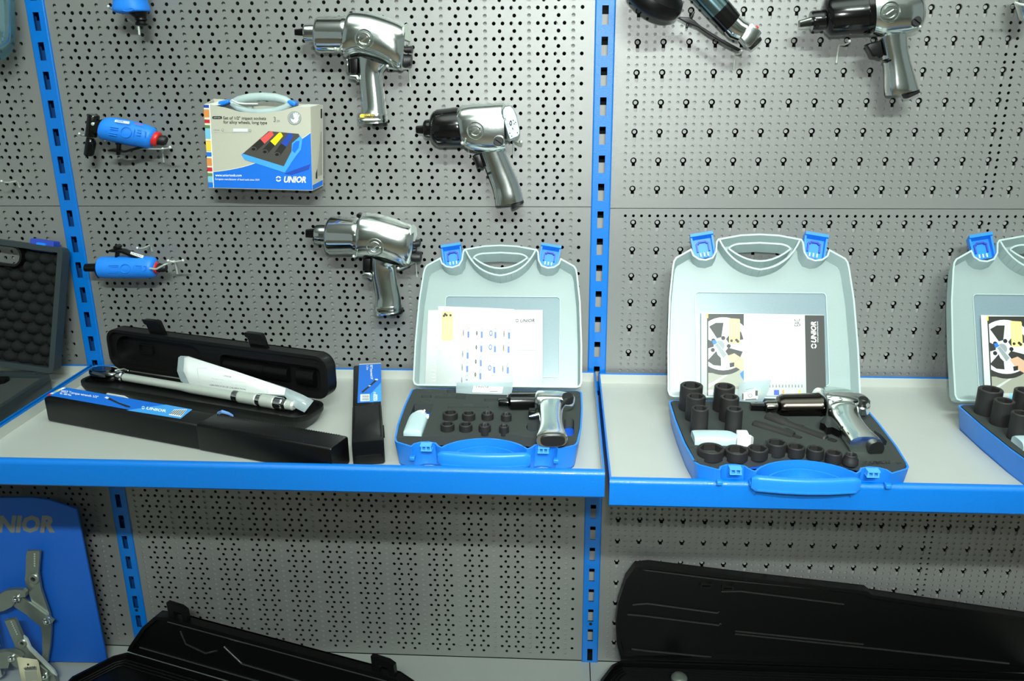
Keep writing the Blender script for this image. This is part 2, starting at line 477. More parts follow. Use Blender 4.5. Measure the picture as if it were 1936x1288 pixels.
# keyholes
KP = 0.044; SP = KP / 3
kh = arc(0, 0, 0.0056, -58, 238, 16) + [(-0.0030, -0.0135)] + arc(0, -0.0135, 0.0030, 180, 360, 6)[1:-1] + [(0.0030, -0.0135)]
kh = [(a, b + ROW / 2) for a, b in kh]
T_KEY = tile_template(SP, 2 * ROW, kh, TH)
T_SMALL = tile_template(SP, ROW, circ(0, 0, 0.0027, 10), TH)
kb = [(a, b + ROW / 2) for a, b in arc(0, 0, 0.0061, -55, 235, 16) + [(-0.0036, -0.0100), (0.0036, -0.0100)]]
TB_KEY = tile_template(SP, 2 * ROW, kb, TH, False)
disc = [(a, 0.0, b + ROW / 2) for a, b in circ(0, 0, 0.0032, 12)]
TB_KEY = (TB_KEY[0] + disc, TB_KEY[1] + [tuple(len(TB_KEY[0]) + i for i in range(12))])
TB_SOLID = fan_template(SP, ROW)
TB_OPEN = tile_template(SP, ROW, circ(0, 0, 0.0040, 8), TH, False)
def keyhole_panel(x0, x1, z0, z1, xk, ncol, zk, label, lead_row):
    """xk: first keyhole column, zk: first keyhole row"""
    fs, bs = Tiles(), Tiles()
    gx0 = xk - 1.5 * SP; nc = ncol * 3
    gx1 = gx0 + nc * SP
    gz1 = zk + ROW / 2 + (ROW if lead_row else 0)
    z = gz1 - ROW / 2; r = -1 if lead_row else 0
    rows = []
    while z - ROW / 2 > z0 + 0.004: rows.append((r, z)); z -= ROW; r += 1
    if rows[-1][0] % 4 == 0: rows = rows[:-1]
    for r, z in rows:
        for c in range(nc):
            x = gx0 + (c + 0.5) * SP
            ky = (c % 3 == 1)
            dk = (c % 141) in (43, 44)
            if r >= 0 and ky and r % 4 == 0:
                fs.put(T_KEY, x, 0, z - ROW / 2)
                bs.put(TB_KEY, x, 0.0042, z - ROW / 2)
            elif r >= 0 and ky and r % 4 == 1: continue
            else:
                fs.put(T_SMALL, x, 0, z)
                bs.put(TB_OPEN if (dk or r == -1) else TB_SOLID, x, 0.0042, z)
    gz0 = rows[-1][1] - ROW / 2
    for t, y in ((fs, 0.0), (bs, 0.0042)):
        t.rect(x0, x1, y, z0, gz0); t.rect(x0, x1, y, gz1, z1); t.rect(x0, gx0, y, gz0, gz1); t.rect(gx1, x1, y, gz0, gz1)
    panel_root(x0, x1, z0, z1, label, fs, bs)
XL0, XL1 = -0.984, -0.017
for nm, x0, x1, xg in (('bay between the two blue uprights', XL0, XL1, -0.054), ('bay left of the left upright', -1.80, -1.017, -1.054)):
    staggered_panel(x0, x1, SEAM1 + 0.0006, 1.79, xg, 1.618 + 0.0125 * 12, False, 'grey perforated steel panel above the seam in the ' + nm)
    staggered_panel(x0, x1, SEAM2 + 0.0006, SEAM1 - 0.0006, xg, 1.3148, True, 'grey perforated steel panel just above shelf level in the ' + nm, -0.0012, 0.0055)
    staggered_panel(x0, x1, DECK + 0.002, SEAM2 - 0.0006, xg, 0.904, True, 'dim grey perforated steel panel under the shelf in the ' + nm, -0.0018, 0.0035)
keyhole_panel(0.017, 0.97, SEAM1 - 0.002, 1.79, 0.0565, 20, 1.6104 + 0.15, 'grey keyhole-punched steel panel above the seam in the right bay', False)
keyhole_panel(0.017, 0.97, SEAM2, SEAM1 - 0.0032, 0.060, 20, 1.2988, 'grey keyhole-punched steel panel just above shelf level in the right bay', True)
keyhole_panel(0.017, 0.97, DECK + 0.002, SEAM2 - 0.0012, 0.0515, 20, 0.6367 + 0.25, 'dim grey keyhole-punched steel panel under the shelf in the right bay', True)

# ================================================================== UPRIGHTS
def upright(x, label, web):
    r = thing('slotted_upright', label, 'upright', (x, 0, 0), 0, 'blue slotted uprights')
    W, sw, sh = 0.0175, 0.0056, 0.031
    yf, yb = -0.0042, -0.0022
    zt, zb = 1.79, DECK
    m = MB()
    m.box((x - W + 0.003, yf, zb), (x - sw, yb, zt)); m.box((x + sw, yf, zb), (x + W - 0.003, yb, zt))
    prev = zt
    i = -3
    while 1.62 - 0.05 * i > zb:
        s1 = 1.62 - 0.05 * i; s0 = s1 - sh
        if s1 < zt:
            m.box((x - sw, yf, s1), (x + sw, yb, prev)); prev = s0
        i += 1
    m.box((x - sw, yf, zb), (x + sw, yb, prev))
    m.build('slotted_face', BLUEP, r, smooth=20)
    m = MB()
    for s in (-1, 1):
        m.loft([(V((x + s * (W - 0.003), yf + 0.003, z)), V((0.003, 0, 0)), V((0, 0.003, 0)), 2.0) for z in (zb, zt)], 12)
        m.box((min(x + s * W, x + s * (W - 0.002)), yf + 0.003, zb), (max(x + s * W, x + s * (W - 0.002)), 0.045, zt))
    m.build('channel_side', BLUEP, r)
    m = MB(); m.box((x - W + 0.002, 0.010, zb), (x - sw - 0.003, 0.012, zt)); m.box((x + sw + 0.003, 0.010, zb), (x + W - 0.002, 0.012, zt))
    for i in range(-3, 26):
        s1 = 1.62 - 0.05 * i
        if s1 < zt and s1 - 0.036 > zb: m.box((x - sw - 0.003, 0.010, s1 - 0.038), (x + sw + 0.003, 0.012, s1 - 0.0135 - 0.004 * max(0.0, (1.58 - s1))))
    m.build('inner_web', web, r, smooth=20)
    m = MB().lathe([(0.0035, 0), (0.0035, 0.001), (0.0022, 0.0015), (0.0022, 0.0005)], (x, yf, 1.62 - 0.05 * 23.72), (0, -1, 0), 12)
    m.build('screw_hole_shade', DARK, r)  # dark disc on the face stands in for shade in the hole
upright(0.0, 'blue slotted steel upright in the middle, between the two shelf bays', PEGB)
upright(-1.0, 'blue slotted steel upright at left, beside the open foam-lined case', pm('blue_slot_shade', (4, 60, 120), 0.5))  # web darker than the blue coat: slot shade put into the colour

# ================================================================== SHELVES
def shelf(x0, x1, zr, yf, label):
    zf = zr - 0.020; yb = -0.012; t = 0.0028; lip = 0.043
    r = thing('metal_shelf', label, 'shelf', ((x0 + x1) / 2, yb, zr - lip), 0, 'blue rimmed shelves')
    m = MB().box((x0, yb - t, zr - 0.03), (x1, yb, zr)); m.build('back_rim', BLUEP, r)
    for xa in (x0, x1 - t):
        m = MB().box((xa, yf + 0.01, zr - 0.03), (xa + t, yb, zr)); m.build('side_rim', BLUEP, r)
    pr = [(yf + 0.012, zr - 0.002), (yf + 0.010, zr)] + [(yf + 0.007 + 0.007 * math.cos(math.radians(a)), zr - 0.007 + 0.007 * math.sin(math.radians(a))) for a in (90, 112, 135, 158, 180)] + [(yf, zr - lip + 0.003), (yf + 0.003, zr - lip), (yf + 0.012, zr - lip)]
    m = MB().rings([[V((x, a, b)) for a, b in pr] for x in (x0, x1)]); m.build('front_lip', BLUEP, r)
    g = 0.0006
    m = MB()
    m.box((x0 + t, yf + 0.012, zf - 0.002), (x1 - t, yb - t, zf))
    m.build('tray_floor', LINER, r)
    m = MB()
    m.box((x0 + t, yb - t - g, zf), (x1 - t, yb - t - 0.0001, zr - 0.0022))
    m.box((x0 + t + 0.0001, yf + 0.012, zf), (x0 + t + g, yb - t, zr - 0.0022))
    m.box((x1 - t - g, yf + 0.012, zf), (x1 - t - 0.0001, yb - t, zr - 0.0022))
    m.build('tray_wall', LINER, r)
    for xx, s in ((x0 + 0.01, 1), (x1 - 0.01, -1)):
        m = MB()
        m.rings([[V((q, a, b)) for a, b in ((yb, zr - 0.0225), (yb, zr - 0.075), (yb - 0.02, zr - 0.075), (yf + 0.08, zr - 0.035), (yf + 0.02, zr - 0.026), (yf + 0.02, zr - 0.0225))] for q in (min(xx, xx + s * 0.003), max(xx, xx + s * 0.003))])
        m.build('bracket_arm', BLUEP, r)
ZL, ZRR = 1.013, 1.010
FL_, FR_ = ZL - 0.020, ZRR - 0.020
shelf(-0.997, -0.003, ZL, -0.437, 'blue-fronted grey shelf carrying the torque wrench case and left socket kit')
shelf(0.003, 0.995, ZRR, -0.455, 'blue-fronted grey shelf carrying the two socket kits at right')
shelf(-1.80, -1.003, ZL, -0.440, 'blue-fronted grey shelf at far left under the foam-lined case')
def deck(x0, x1, label):
    r = thing('base_deck', label, 'shelf', ((x0 + x1) / 2, -0.25, DECK - 0.03), 0, 'grey base decks')
    MB().box((x0, -0.52, DECK - 0.002), (x1, -0.0005, DECK)).build('deck_sheet', DECKM, r)
    MB().box((x0, -0.525, DECK - 0.09), (x1, -0.52, DECK)).build('front_lip', BLUEP, r)
deck(-0.999, -0.001, 'grey base deck in the middle, under the black case with two latches')
deck(0.001, 0.99, 'grey base deck at right, under the long black case')
deck(-1.80, -1.001, 'grey base deck at far left, under the blue display board')

# ================================================================== TOOLS ON THE WALL
NY = V((0, -1, 0))
def pairs(lst, g, y0, dy=None):
    """picture pairs (ax, ay, bx, by, half thickness or None for round, exponent) to loft sections"""
    out = []
    for i, q in enumerate(lst):
        th = q[4] if len(q) > 4 else None; e = q[5] if len(q) > 5 else 2.0
        y = y0 if dy is None else y0 + dy * i / max(1, len(lst) - 1)
        A = atY(*g(q[0], q[1]), y); B = atY(*g(q[2], q[3]), y)
        W = (B - A) / 2
        out.append(((A + B) / 2, W, NY * (W.length if th is None else th), e))
    return out
def prism(mb, pts, g, y0, t0, t1):
    """flat piece parallel to the wall from an outline, t towards the viewer"""
    p2 = []
    for a, b in pts:
        P = atY(*g(a, b), y0); p2.append((round(P.x, 5), round(P.z, 5)))
    mb.plate(p2, [], lambda a, b, t: V((a, y0 - t, b)), t0, t1); return mb
def emblem(g, cx, cy, r, y, parent, tube=0.0011, ang=0.0):
    C = atY(*g(cx, cy), y); R = r / g(1, 0)[0] if False else None
    E = atY(*g(cx + r, cy), y); rr = (E - C).length
    m = MB()
    P = lambda a, k=1.0: C + V((math.cos(math.radians(a)) * rr * k, 0, math.sin(math.radians(a)) * rr * k))
    m.tube([P(a) for a in range(0, 360, 15)], tube, 6, closed=True)
    m.tube([P(a, 0.62) for a in range(20, 171, 15)], tube * 1.2, 6)
    m.tube([P(a, 0.62) for a in range(200, 351, 15)], tube * 1.2, 6)
    m.tube([P(215, 0.42), P(35, 0.42)], tube * 1.2, 6)
    m.build('emblem', parent.data.materials[0], parent)
def wrench(label, g, y0, S):
    b = atY(*g(*S['base']), y0)
    r = thing('impact_wrench', label, 'impact wrench', (b.x, y0, b.z), 0, 'air impact wrenches hung on the wall')
    MB().loft(pairs(S['anvil'], g, y0), 16).build('square_drive', S.get('anvil_m', GUN), r, smooth=40)
    MB().loft(pairs(S['nose'], g, y0), 32, 2).build('nose', S['nose_m'], r, smooth=40)
    MB().loft(pairs(S['case'], g, y0), 40).build('hammer_case', S['case_m'], r, smooth=50)
    if 'collar' in S: MB().loft(pairs(S['collar'], g, y0), 40).build('collar', S['case_m'], r, smooth=50)
    h = MB().loft(pairs(S['housing'], g, y0), 40, 5).build('housing', S['body_m'], r, smooth=55)
    cx, cy, rr, th = S['emblem']; emblem(g, cx, cy, rr, y0 - th, h)
    ha = MB().loft(pairs(S['handle'], g, y0), 32, 5).build('handle', S['body_m'], r, smooth=55)
    if 'foot' in S: MB().loft(pairs(S['foot'], g, y0), 32).build('handle_foot', S['body_m'], r, smooth=50)
    MB().loft(pairs(S['inlet'], g, y0), 20).build('air_inlet', RUBBER, r, smooth=40)
    for pl in S['trigger']:
        prism(MB(), pl, g, y0, -0.009, 0.009).build('trigger', BLACKG, r, bevel=0.0015)
    for pl in S.get('guard', []):
        prism(MB(), pl, g, y0, -0.012, 0.012).build('trigger_guard', S['body_m'], r, bevel=0.003)
    for pl in S.get('blade', []):
        prism(MB(), pl, g, y0, -0.011, 0.011).build('trigger_blade', CHROME, r, bevel=0.001)
    for q in S.get('knob_side', []):
        MB().loft(pairs(q, g, y0), 20).build('regulator_knob', RUBBER, r, smooth=40)
    for cx, cy, rr, th in S.get('knob_face', []):
        C = atY(*g(cx, cy), y0 - th); k = (atY(*g(cx + rr, cy), y0 - th) - C).length
        MB().lathe([(k * 1.25, -0.006), (k * 1.25, 0.0), (k * 1.05, 0.0015)], C, NY, 28).build('knob_seat', S['body_m'], r)
        kn = MB().lathe([(k, -0.006), (k, 0.004), (k * 0.85, 0.0065)], C, NY, 28).build('regulator_knob', RUBBER, r)
        MB().box((-k * 0.75, -0.0075, -0.0008), (k * 0.75, -0.006, 0.0008), Matrix.Translation(C) @ Matrix.Rotation(0.6, 4, 'Y')).build('slot', GUN, kn)
    for pl in S.get('bolt', []):
        cx, cy, rr = pl; C = atY(*g(cx, cy), y0 - 0.012)
        MB().lathe([(rr, -0.01), (rr, 0.006), (rr * 0.7, 0.008)], C, NY, 12).build('screw', GUN, r)
    return r, h, ha
def hook(label, u, v, y1, drop=0.02, ball=0.0028, lean=0.0, w=0.0016):
    """wire peg from the wall to its tip at pixel (u, v), with a leg down the wall"""
    T = atY(u, v, y1)
    m = MB()
    B = V((T.x + lean, -0.001, T.z - 0.006))
    m.tube([B + V((0, 0, -drop)), B + V((0, -0.002, -drop * 0.4)), B + V((0, -0.004, -0.002)), B + V((0, -0.008, 0.001)), V((T.x + lean * 0.4, y1 * 0.6, T.z - 0.005)), V((T.x, y1 + 0.006, T.z - 0.003)), T], w, 8)
    n = len(m.v)
    m.lathe([(0.0004, -ball), (ball * 0.75, -ball * 0.6), (ball, 0), (ball * 0.75, ball * 0.6), (0.0004, ball)], T, NY, 12)
    o = m.build('wire_hook', STEEL, None, smooth=50)
    return tag(o, label, 'hook', 'wire hooks in the perforated panels')

# --- upper chrome wrench
g = crop(540, 0, 5.153); Y = -0.058
r, h, ha = wrench('chrome-nosed impact wrench at the top, above the printed carton', g, Y, dict(
    base=(850, 1230),
    anvil=[(95, 285, 97, 345, 0.0058, 6), (182, 275, 184, 352, 0.0072, 6)], anvil_m=GUN,
    nose=[(184, 236, 190, 404), (200, 230, 205, 410), (292, 228, 298, 412)], nose_m=CHROME,
    case=[(288, 245, 296, 440), (292, 205, 300, 478), (305, 172, 312, 508), (330, 155, 338, 520), (560, 158, 566, 522), (575, 150, 580, 530), (612, 160, 612, 540)], case_m=CHROME,
    housing=[(612, 170, 590, 560, 0.033, 2.4), (640, 108, 640, 562, 0.035, 2.4), (720, 104, 730, 545, 0.036, 2.3), (850, 124, 860, 570, 0.035, 2.3), (980, 165, 985, 620, 0.033, 2.3), (1080, 205, 1080, 672, 0.030, 2.4), (1140, 235, 1135, 690, 0.026, 2.4), (1185, 262, 1160, 640, 0.021, 2.2)], body_m=ALU,
    handle=[(712, 540, 1010, 640, 0.021, 2.6), (720, 640, 945, 705, 0.019, 2.6), (728, 800, 945, 790, 0.0185, 2.6), (738, 930, 962, 930, 0.019, 2.6), (745, 1040, 975, 1040, 0.020, 2.6), (730, 1110, 985, 1110, 0.022, 2.6)],
    foot=[(712, 1100, 985, 1100, 0.0225, 3), (698, 1135, 990, 1130, 0.024, 3), (712, 1150, 988, 1145, 0.0225, 3), (700, 1165, 992, 1160, 0.024, 3), (712, 1180, 990, 1172, 0.0225, 3), (705, 1200, 990, 1190, 0.0235, 3)],
    inlet=[(845, 1185, 992, 1182, 0.013, 3), (850, 1228, 990, 1225, 0.012, 3)],
    trigger=[[(640, 575), (715, 565), (712, 720), (645, 716)]], blade=[[(600, 570), (622, 572), (628, 712), (612, 700)]],
    guard=[[(626, 725), (720, 722), (740, 780), (718, 808), (690, 772), (626, 768)]],
    knob_side=[[(1150, 455, 1150, 515, 0.010, 2.5), (1235, 448, 1235, 518, 0.010, 2.5)], [(1120, 530, 1125, 655, 0.014, 2.5), (1170, 528, 1175, 664, 0.014, 2.5), (1228, 535, 1226, 640, 0.011, 2.5)]],
    bolt=[(648, 135, 0.004), (575, 500, 0.0032)], emblem=(765, 382, 88, 0.0355)))
# oval end plate and yellow tag
pp_ = [(1128, 330), (1140, 260), (1165, 236), (1190, 260), (1205, 340), (1195, 412), (1150, 392), (1125, 372)]
m = MB(); L = [atY(*g(a, b), Y - 0.019 + (a - 1120) * 0.00028) for a, b in pp_]; L2 = [p + V((0.004, -0.003, 0.001)) for p in L]
m.rings([L, L2]).build('end_plate', STEEL, r)
prism(MB(), [(752, 1112), (764, 1104), (885, 1104), (890, 1125), (878, 1140), (758, 1140), (750, 1126)], g, Y, 0.0205, 0.0235).build('yellow_tag', ink('yellow'), r, bevel=0.0005)
P_ = Print(mapY(g, Y - 0.0236)); P_.text('ISO 9001', (765, 1134), (875, 1132), 22, 'black', 0, 0.02); P_.build('tag_print', r)
hook('short wire hook with bright tip under the nose of the upper chrome wrench', *g(484, 476), -0.098, 0.018)
hook('short wire hook with bright tip behind the handle of the upper chrome wrench', *g(992, 645), -0.085, 0.03, lean=0.022)
# --- lower chrome wrench
g = crop(560, 390, 5.854)
r, h, ha = wrench('chrome-nosed impact wrench hung left of the white-lidded socket kit', g, Y, dict(
    base=(1080, 1200),
    anvil=[(112, 256, 112, 342, 0.0058, 6), (218, 246, 218, 350, 0.0072, 6)], anvil_m=GUN,
    nose=[(218, 215, 220, 395), (228, 204, 232, 410), (338, 200, 342, 425)], nose_m=CHROME,
    case=[(338, 220, 340, 440), (342, 170, 346, 480), (358, 135, 360, 515), (390, 112, 392, 532), (640, 125, 648, 530), (660, 118, 668, 548), (702, 130, 702, 555)], case_m=CHROME,
    housing=[(702, 140, 690, 552, 0.032, 2.4), (725, 78, 725, 552, 0.035, 2.4), (800, 72, 820, 556, 0.036, 2.3), (950, 98, 960, 570, 0.035, 2.3), (1080, 138, 1080, 610, 0.033, 2.3), (1190, 182, 1185, 648, 0.030, 2.4), (1270, 210, 1255, 660, 0.026, 2.4), (1318, 255, 1290, 600, 0.020, 2.2)], body_m=ALU,
    handle=[(838, 545, 1160, 640, 0.021, 2.6), (838, 650, 1105, 660, 0.019, 2.6), (855, 790, 1110, 760, 0.0185, 2.6), (875, 900, 1130, 885, 0.019, 2.6), (890, 1010, 1155, 1000, 0.020, 2.6), (880, 1090, 1165, 1080, 0.022, 2.6)],
    foot=[(868, 1085, 1165, 1075, 0.022, 3), (860, 1120, 1172, 1110, 0.024, 3), (875, 1140, 1170, 1122, 0.0225, 3), (870, 1165, 1172, 1145, 0.024, 3), (885, 1185, 1165, 1155, 0.022, 3)],
    inlet=[(1030, 1178, 1186, 1135, 0.014, 3), (1045, 1205, 1180, 1178, 0.012, 3)],
    trigger=[[(748, 570), (835, 568), (832, 712), (748, 705)]],
    guard=[[(744, 715), (840, 716), (858, 770), (850, 808), (800, 775), (744, 768)]],
    knob_side=[[(1270, 382, 1270, 450, 0.010, 2.5), (1372, 368, 1370, 445, 0.010, 2.5)], [(1268, 505, 1270, 600, 0.014, 2.5), (1320, 500, 1322, 615, 0.015, 2.5), (1382, 508, 1380, 610, 0.013, 2.5)], [(1250, 470, 1250, 520, 0.008, 2.5), (1330, 455, 1330, 510, 0.008, 2.5)]],
    bolt=[(698, 100, 0.004), (668, 520, 0.0032)], emblem=(868, 455, 92, 0.0355)))
pl_ = [(1252, 300), (1262, 225), (1290, 205), (1318, 240), (1325, 320), (1300, 390), (1258, 400)]
L = [atY(*g(a, b), Y - 0.017 + (a - 1250) * 0.00024) for a, b in pl_]
MB().rings([L, [p + V((0.003, -0.003, 0.001)) for p in L]]).build('end_plate', STEEL, r)
prism(MB(), [(920, 1110), (930, 1098), (1075, 1090), (1092, 1102), (1085, 1118), (935, 1126)], g, Y, 0.0205, 0.023).build('name_plate', pm('dark_brass', (70, 66, 45), 0.4, 0.5), r, bevel=0.0005)
hook('short wire hook with bright tip under the nose of the lower chrome wrench', *g(636, 555), -0.094, 0.02)
hook('short wire hook with bright tip behind the handle of the lower chrome wrench', *g(1130, 688), -0.085, 0.03, lean=0.018)
# --- black-nosed wrench in the middle
g = crop(770, 170, 5.367); Y = -0.060
r, h, ha = wrench('silver impact wrench with black nose and white end label, right of the upper chrome one', g, Y, dict(
    base=(1080, 1190),
    anvil=[(88, 372, 92, 432, 0.0052, 4), (95, 364, 98, 440, 0.0062, 6), (168, 358, 170, 446, 0.0065, 6)], anvil_m=GUN,
    nose=[(162, 335, 170, 470), (180, 305, 190, 486), (240, 298, 246, 494)], nose_m=GUN,
    case=[(228, 300, 240, 490), (238, 258, 256, 525), (262, 222, 286, 560), (300, 198, 330, 580), (500, 172, 548, 580), (515, 176, 570, 576)], case_m=GUN,
    housing=[(502, 208, 556, 530, 0.030, 2.6), (545, 160, 612, 592, 0.034, 2.7), (650, 136, 715, 622, 0.036, 2.7), (800, 125, 840, 640, 0.036, 2.7), (920, 118, 950, 632, 0.035, 2.7), (985, 118, 1005, 618, 0.034, 2.8)], body_m=ALU,
    handle=[(735, 600, 985, 585, 0.021, 2.5), (765, 700, 1015, 660, 0.0205, 2.5), (812, 830, 1068, 790, 0.020, 2.5), (868, 985, 1130, 935, 0.0205, 2.5), (892, 1090, 1168, 1050, 0.0215, 2.5), (900, 1165, 1178, 1115, 0.021, 2.5)],
    inlet=[(1050, 1172, 1176, 1108, 0.013, 3), (1066, 1206, 1184, 1142, 0.013, 3)],
    trigger=[[(662, 668), (690, 655), (742, 645), (785, 780), (772, 790), (735, 775), (718, 790), (700, 735), (690, 705)]],
    knob_face=[(928, 520, 50, 0.034)], bolt=[(490, 240, 0.003), (820, 850, 0.002)], emblem=(690, 415, 82, 0.0365)))
pl_ = [(968, 200), (990, 165), (1040, 155), (1075, 185), (1108, 262), (1140, 400), (1142, 450), (1125, 475), (1046, 508), (1020, 440), (985, 320), (968, 250)]
def end_map(a, b, l): return atY(*g(a, b), -0.0975 + (a - 968) * 0.00022 - l)
m = MB(); L = [end_map(a, b, 0) for a, b in pl_]
cc = sum(L, V((0, 0, 0))) / len(L)
m.rings([[cc + (p - cc) * 1.04 + V((-0.012, 0.060 - (p.y + 0.0975) * 0.9, 0.0)) for p in L], [cc + (p - cc) * 1.10 + V((-0.001, 0.004, 0)) for p in L], L]); ep = m.build('end_plate', ALU, r)
P_ = Print(end_map)
P_.poly([(a + (1050 - a) * 0.06, b + (330 - b) * 0.05) for a, b in pl_], 'pale')
P_.logo(986, 238, 12, 'blue2').text('UNIOR', (1002, 250), (1056, 222), 40, 'blue', 0.2, 0.03)
for i in range(3): P_.poly([(1005 + i, 262 + i * 12), (1058, 250 + i * 11), (1058, 253 + i * 11), (1005 + i, 265 + i * 12)], 'lgrey')
P_.text('CE', (982, 318), (1008, 306), 26, 'dark', 0, 0.02)
for i in range(4): P_.poly([(1000 + i * 4, 345 + i * 12), (1040, 338 + i * 12), (1040, 341 + i * 12), (1000 + i * 4, 348 + i * 12)], 'grey')
P_.poly(circ(1050, 338, 13, 12, 0, 28), 'dark').poly(circ(1050, 338, 6, 10, 0, 14), 'pale')
for a, b in ((1075, 310), (1085, 345), (1098, 330), (1060, 470), (1118, 435), (1040, 440)): P_.poly(circ(a, b, 6, 8), 'dark')
P_.build('end_label', ep)
hook('short wire hook with bright tip under the black nose of the middle wrench', *g(557, 540), -0.100, 0.028)
hook('wire hook with two bright tips behind the black-nosed middle wrench', *g(1158, 530), -0.080, 0.03, lean=-0.018)
# --- top right wrench
g = crop(1480, 0, 4.246); Y = -0.062
r, h, ha = wrench('silver impact wrench with black nose, cut off at the top right', g, Y, dict(
    base=(1030, 790),
    anvil=[(130, 165, 132, 220, 0.0058, 6), (240, 130, 246, 208, 0.0068, 6)], anvil_m=pm('dark_steel', (60, 62, 58), 0.25, 0.9),
    nose=[(222, 100, 232, 238), (236, 84, 246, 248), (350, 72, 360, 240)], nose_m=GUN,
    case=[(318, 55, 335, 235), (330, 0, 352, 272), (365, -30, 378, 295), (610, -62, 630, 280), (640, -70, 660, 276)], case_m=GUN,
    collar=[(640, -78, 656, 282), (690, -80, 704, 272)],
    housing=[(690, -75, 700, 280, 0.034, 2.6), (760, -95, 780, 300, 0.036, 2.7), (880, -100, 900, 290, 0.036, 2.7), (990, -92, 1000, 275, 0.035, 2.7), (1070, -60, 1070, 250, 0.030, 2.5), (1112, 0, 1110, 200, 0.020, 2.3)], body_m=ALU,
    handle=[(762, 270, 992, 250, 0.021, 2.5), (788, 380, 992, 360, 0.020, 2.5), (812, 490, 1012, 470, 0.0195, 2.5), (822, 600, 1045, 585, 0.020, 2.5), (825, 710, 1076, 690, 0.021, 2.5), (832, 768, 1084, 715, 0.020, 2.5)],
    inlet=[(960, 765, 1086, 712, 0.014, 3), (976, 792, 1092, 735, 0.013, 3)],
    trigger=[[(662, 365), (690, 350), (772, 328), (795, 450), (765, 472), (745, 450), (712, 460), (690, 415)]],
    knob_face=[(1066, 172, 42, 0.030)], bolt=[(828, 492, 0.0028), (705, 245, 0.0022)], emblem=(862, 98, 78, 0.037)))
hook('thin wire hook under the black nose of the top right wrench', *g(535, 330), -0.06, 0.028)
hook('short wire hook behind the silver housing of the top right wrench', *g(1100, 215), -0.09, 0.02)

# --- straight die grinder
g = crop(0, 400, 4.295); Y = -0.045
def grinder_body(r, g, y, sleeve, ring, tail, e=2.2):
    s = MB().loft(pairs(sleeve, g, y), 32, 3).build('grip_sleeve', BLUES, r, smooth=50)
    MB().loft(pairs(ring, g, y), 28).build('red_ring', RED, r, smooth=50)
    MB().loft(pairs(tail, g, y), 28).build('air_inlet', RUBBER, r, smooth=45)
    return s
def embossed(g, y, items, parent, rad=0.0008):
    m = MB()
    for pts in items: m.tube([atY(*g(a, b), y) for a, b in pts], rad, 6)
    m.build('raised_lettering', BLUES, parent)
b = atY(*g(1030, 540), Y)
r = thing('die_grinder', 'straight blue-sleeved air die grinder with lever on top, left of lower chrome wrench', 'die grinder', (b.x, Y, b.z), 0, 'blue air grinders')
s = grinder_body(r, g, Y, [(812, 380, 830, 530), (825, 368, 845, 538), (1000, 366, 1010, 540), (1200, 366, 1210, 540), (1250, 380, 1256, 536), (1268, 410, 1270, 520)],
    [(1225, 420, 1228, 500), (1240, 408, 1244, 510), (1268, 408, 1270, 508), (1280, 420, 1280, 498)], [(1265, 428, 1268, 488), (1330, 424, 1332, 492), (1350, 432, 1352, 485)])
MB().loft(pairs([(785, 415, 800, 520), (800, 385, 815, 535), (830, 378, 840, 538)], g, Y), 28).build('black_collar', BLACKG, r)
MB().loft(pairs([(686, 435, 690, 478), (692, 424, 696, 488), (790, 420, 794, 490)], g, Y), 24).build('collet', GUN, r)
lv = prism(MB(), [(885, 318), (905, 305), (950, 300), (1010, 308), (1095, 345), (1165, 378), (1160, 385), (1080, 365), (990, 328), (920, 325)], g, Y, -0.008, 0.008).build('lever', BLACKG, r, bevel=0.0012)
P_ = Print(mapY(g, Y - 0.0081)); P_.poly([(1062, 325), (1168, 358), (1158, 380), (1058, 345)], 'white')
for k in range(7): P_.poly([(1072 + k * 12, 332 + k * 4), (1076 + k * 12, 333 + k * 4), (1072 + k * 12, 345 + k * 4), (1068 + k * 12, 344 + k * 4)], 'grey')
P_.build('white_tag', lv)
prism(MB(), [(945, 330), (962, 335), (960, 375), (943, 375)], g, Y, -0.005, 0.005).build('lever_post', BLACKG, r)
MB().lathe([(0.004, -0.009), (0.004, 0.009)], atY(*g(955, 288), Y), NY, 14).build('lever_latch', BLACKG, r)
ys = Y - 0.0203
embossed(g, ys, [[(880, 438), (960, 438)], [(900, 450), (960, 450)], [(880, 482), (960, 482)], [(880, 494), (950, 494)], [(980 + 40 * math.cos(t / 3) + 38, 462 + 36 * math.sin(t / 3)) for t in range(20)], [(1085, 440), (1085, 490)], [(1100, 440), (1150, 440)], [(1100, 455), (1150, 455)], [(1100, 470), (1150, 470)], [(1165, 445), (1185, 445), (1185, 470), (1165, 485)]], s)
hook('bent wire hook above the lever of the straight blue grinder', *g(1115, 297), -0.055, 0.012)
m = MB(); m.tube([atY(*g(a, b), y) for a, b, y in ((1215, 462, -0.07), (1270, 468, -0.075), (1330, 435, -0.078), (1415, 402, -0.06), (1420, 404, -0.004), (1436, 480, -0.002), (1440, 510, -0.002))], 0.0017, 8)
m.tube([atY(*g(a, b), y) for a, b, y in ((1365, 400, -0.075), (1415, 410, -0.07), (1485, 398, -0.075))], 0.0016, 8)
for a, b in ((1365, 400), (1485, 398)): m.lathe([(0.0006, -0.003), (0.0022, -0.002), (0.003, 0), (0.0022, 0.002), (0.0006, 0.003)], atY(*g(a, b), -0.076), NY, 12)
tag(m.build('wire_hook', STEEL, None), 'double-tipped wire hook at the tail of the straight blue grinder', 'hook', 'wire hooks in the perforated panels')

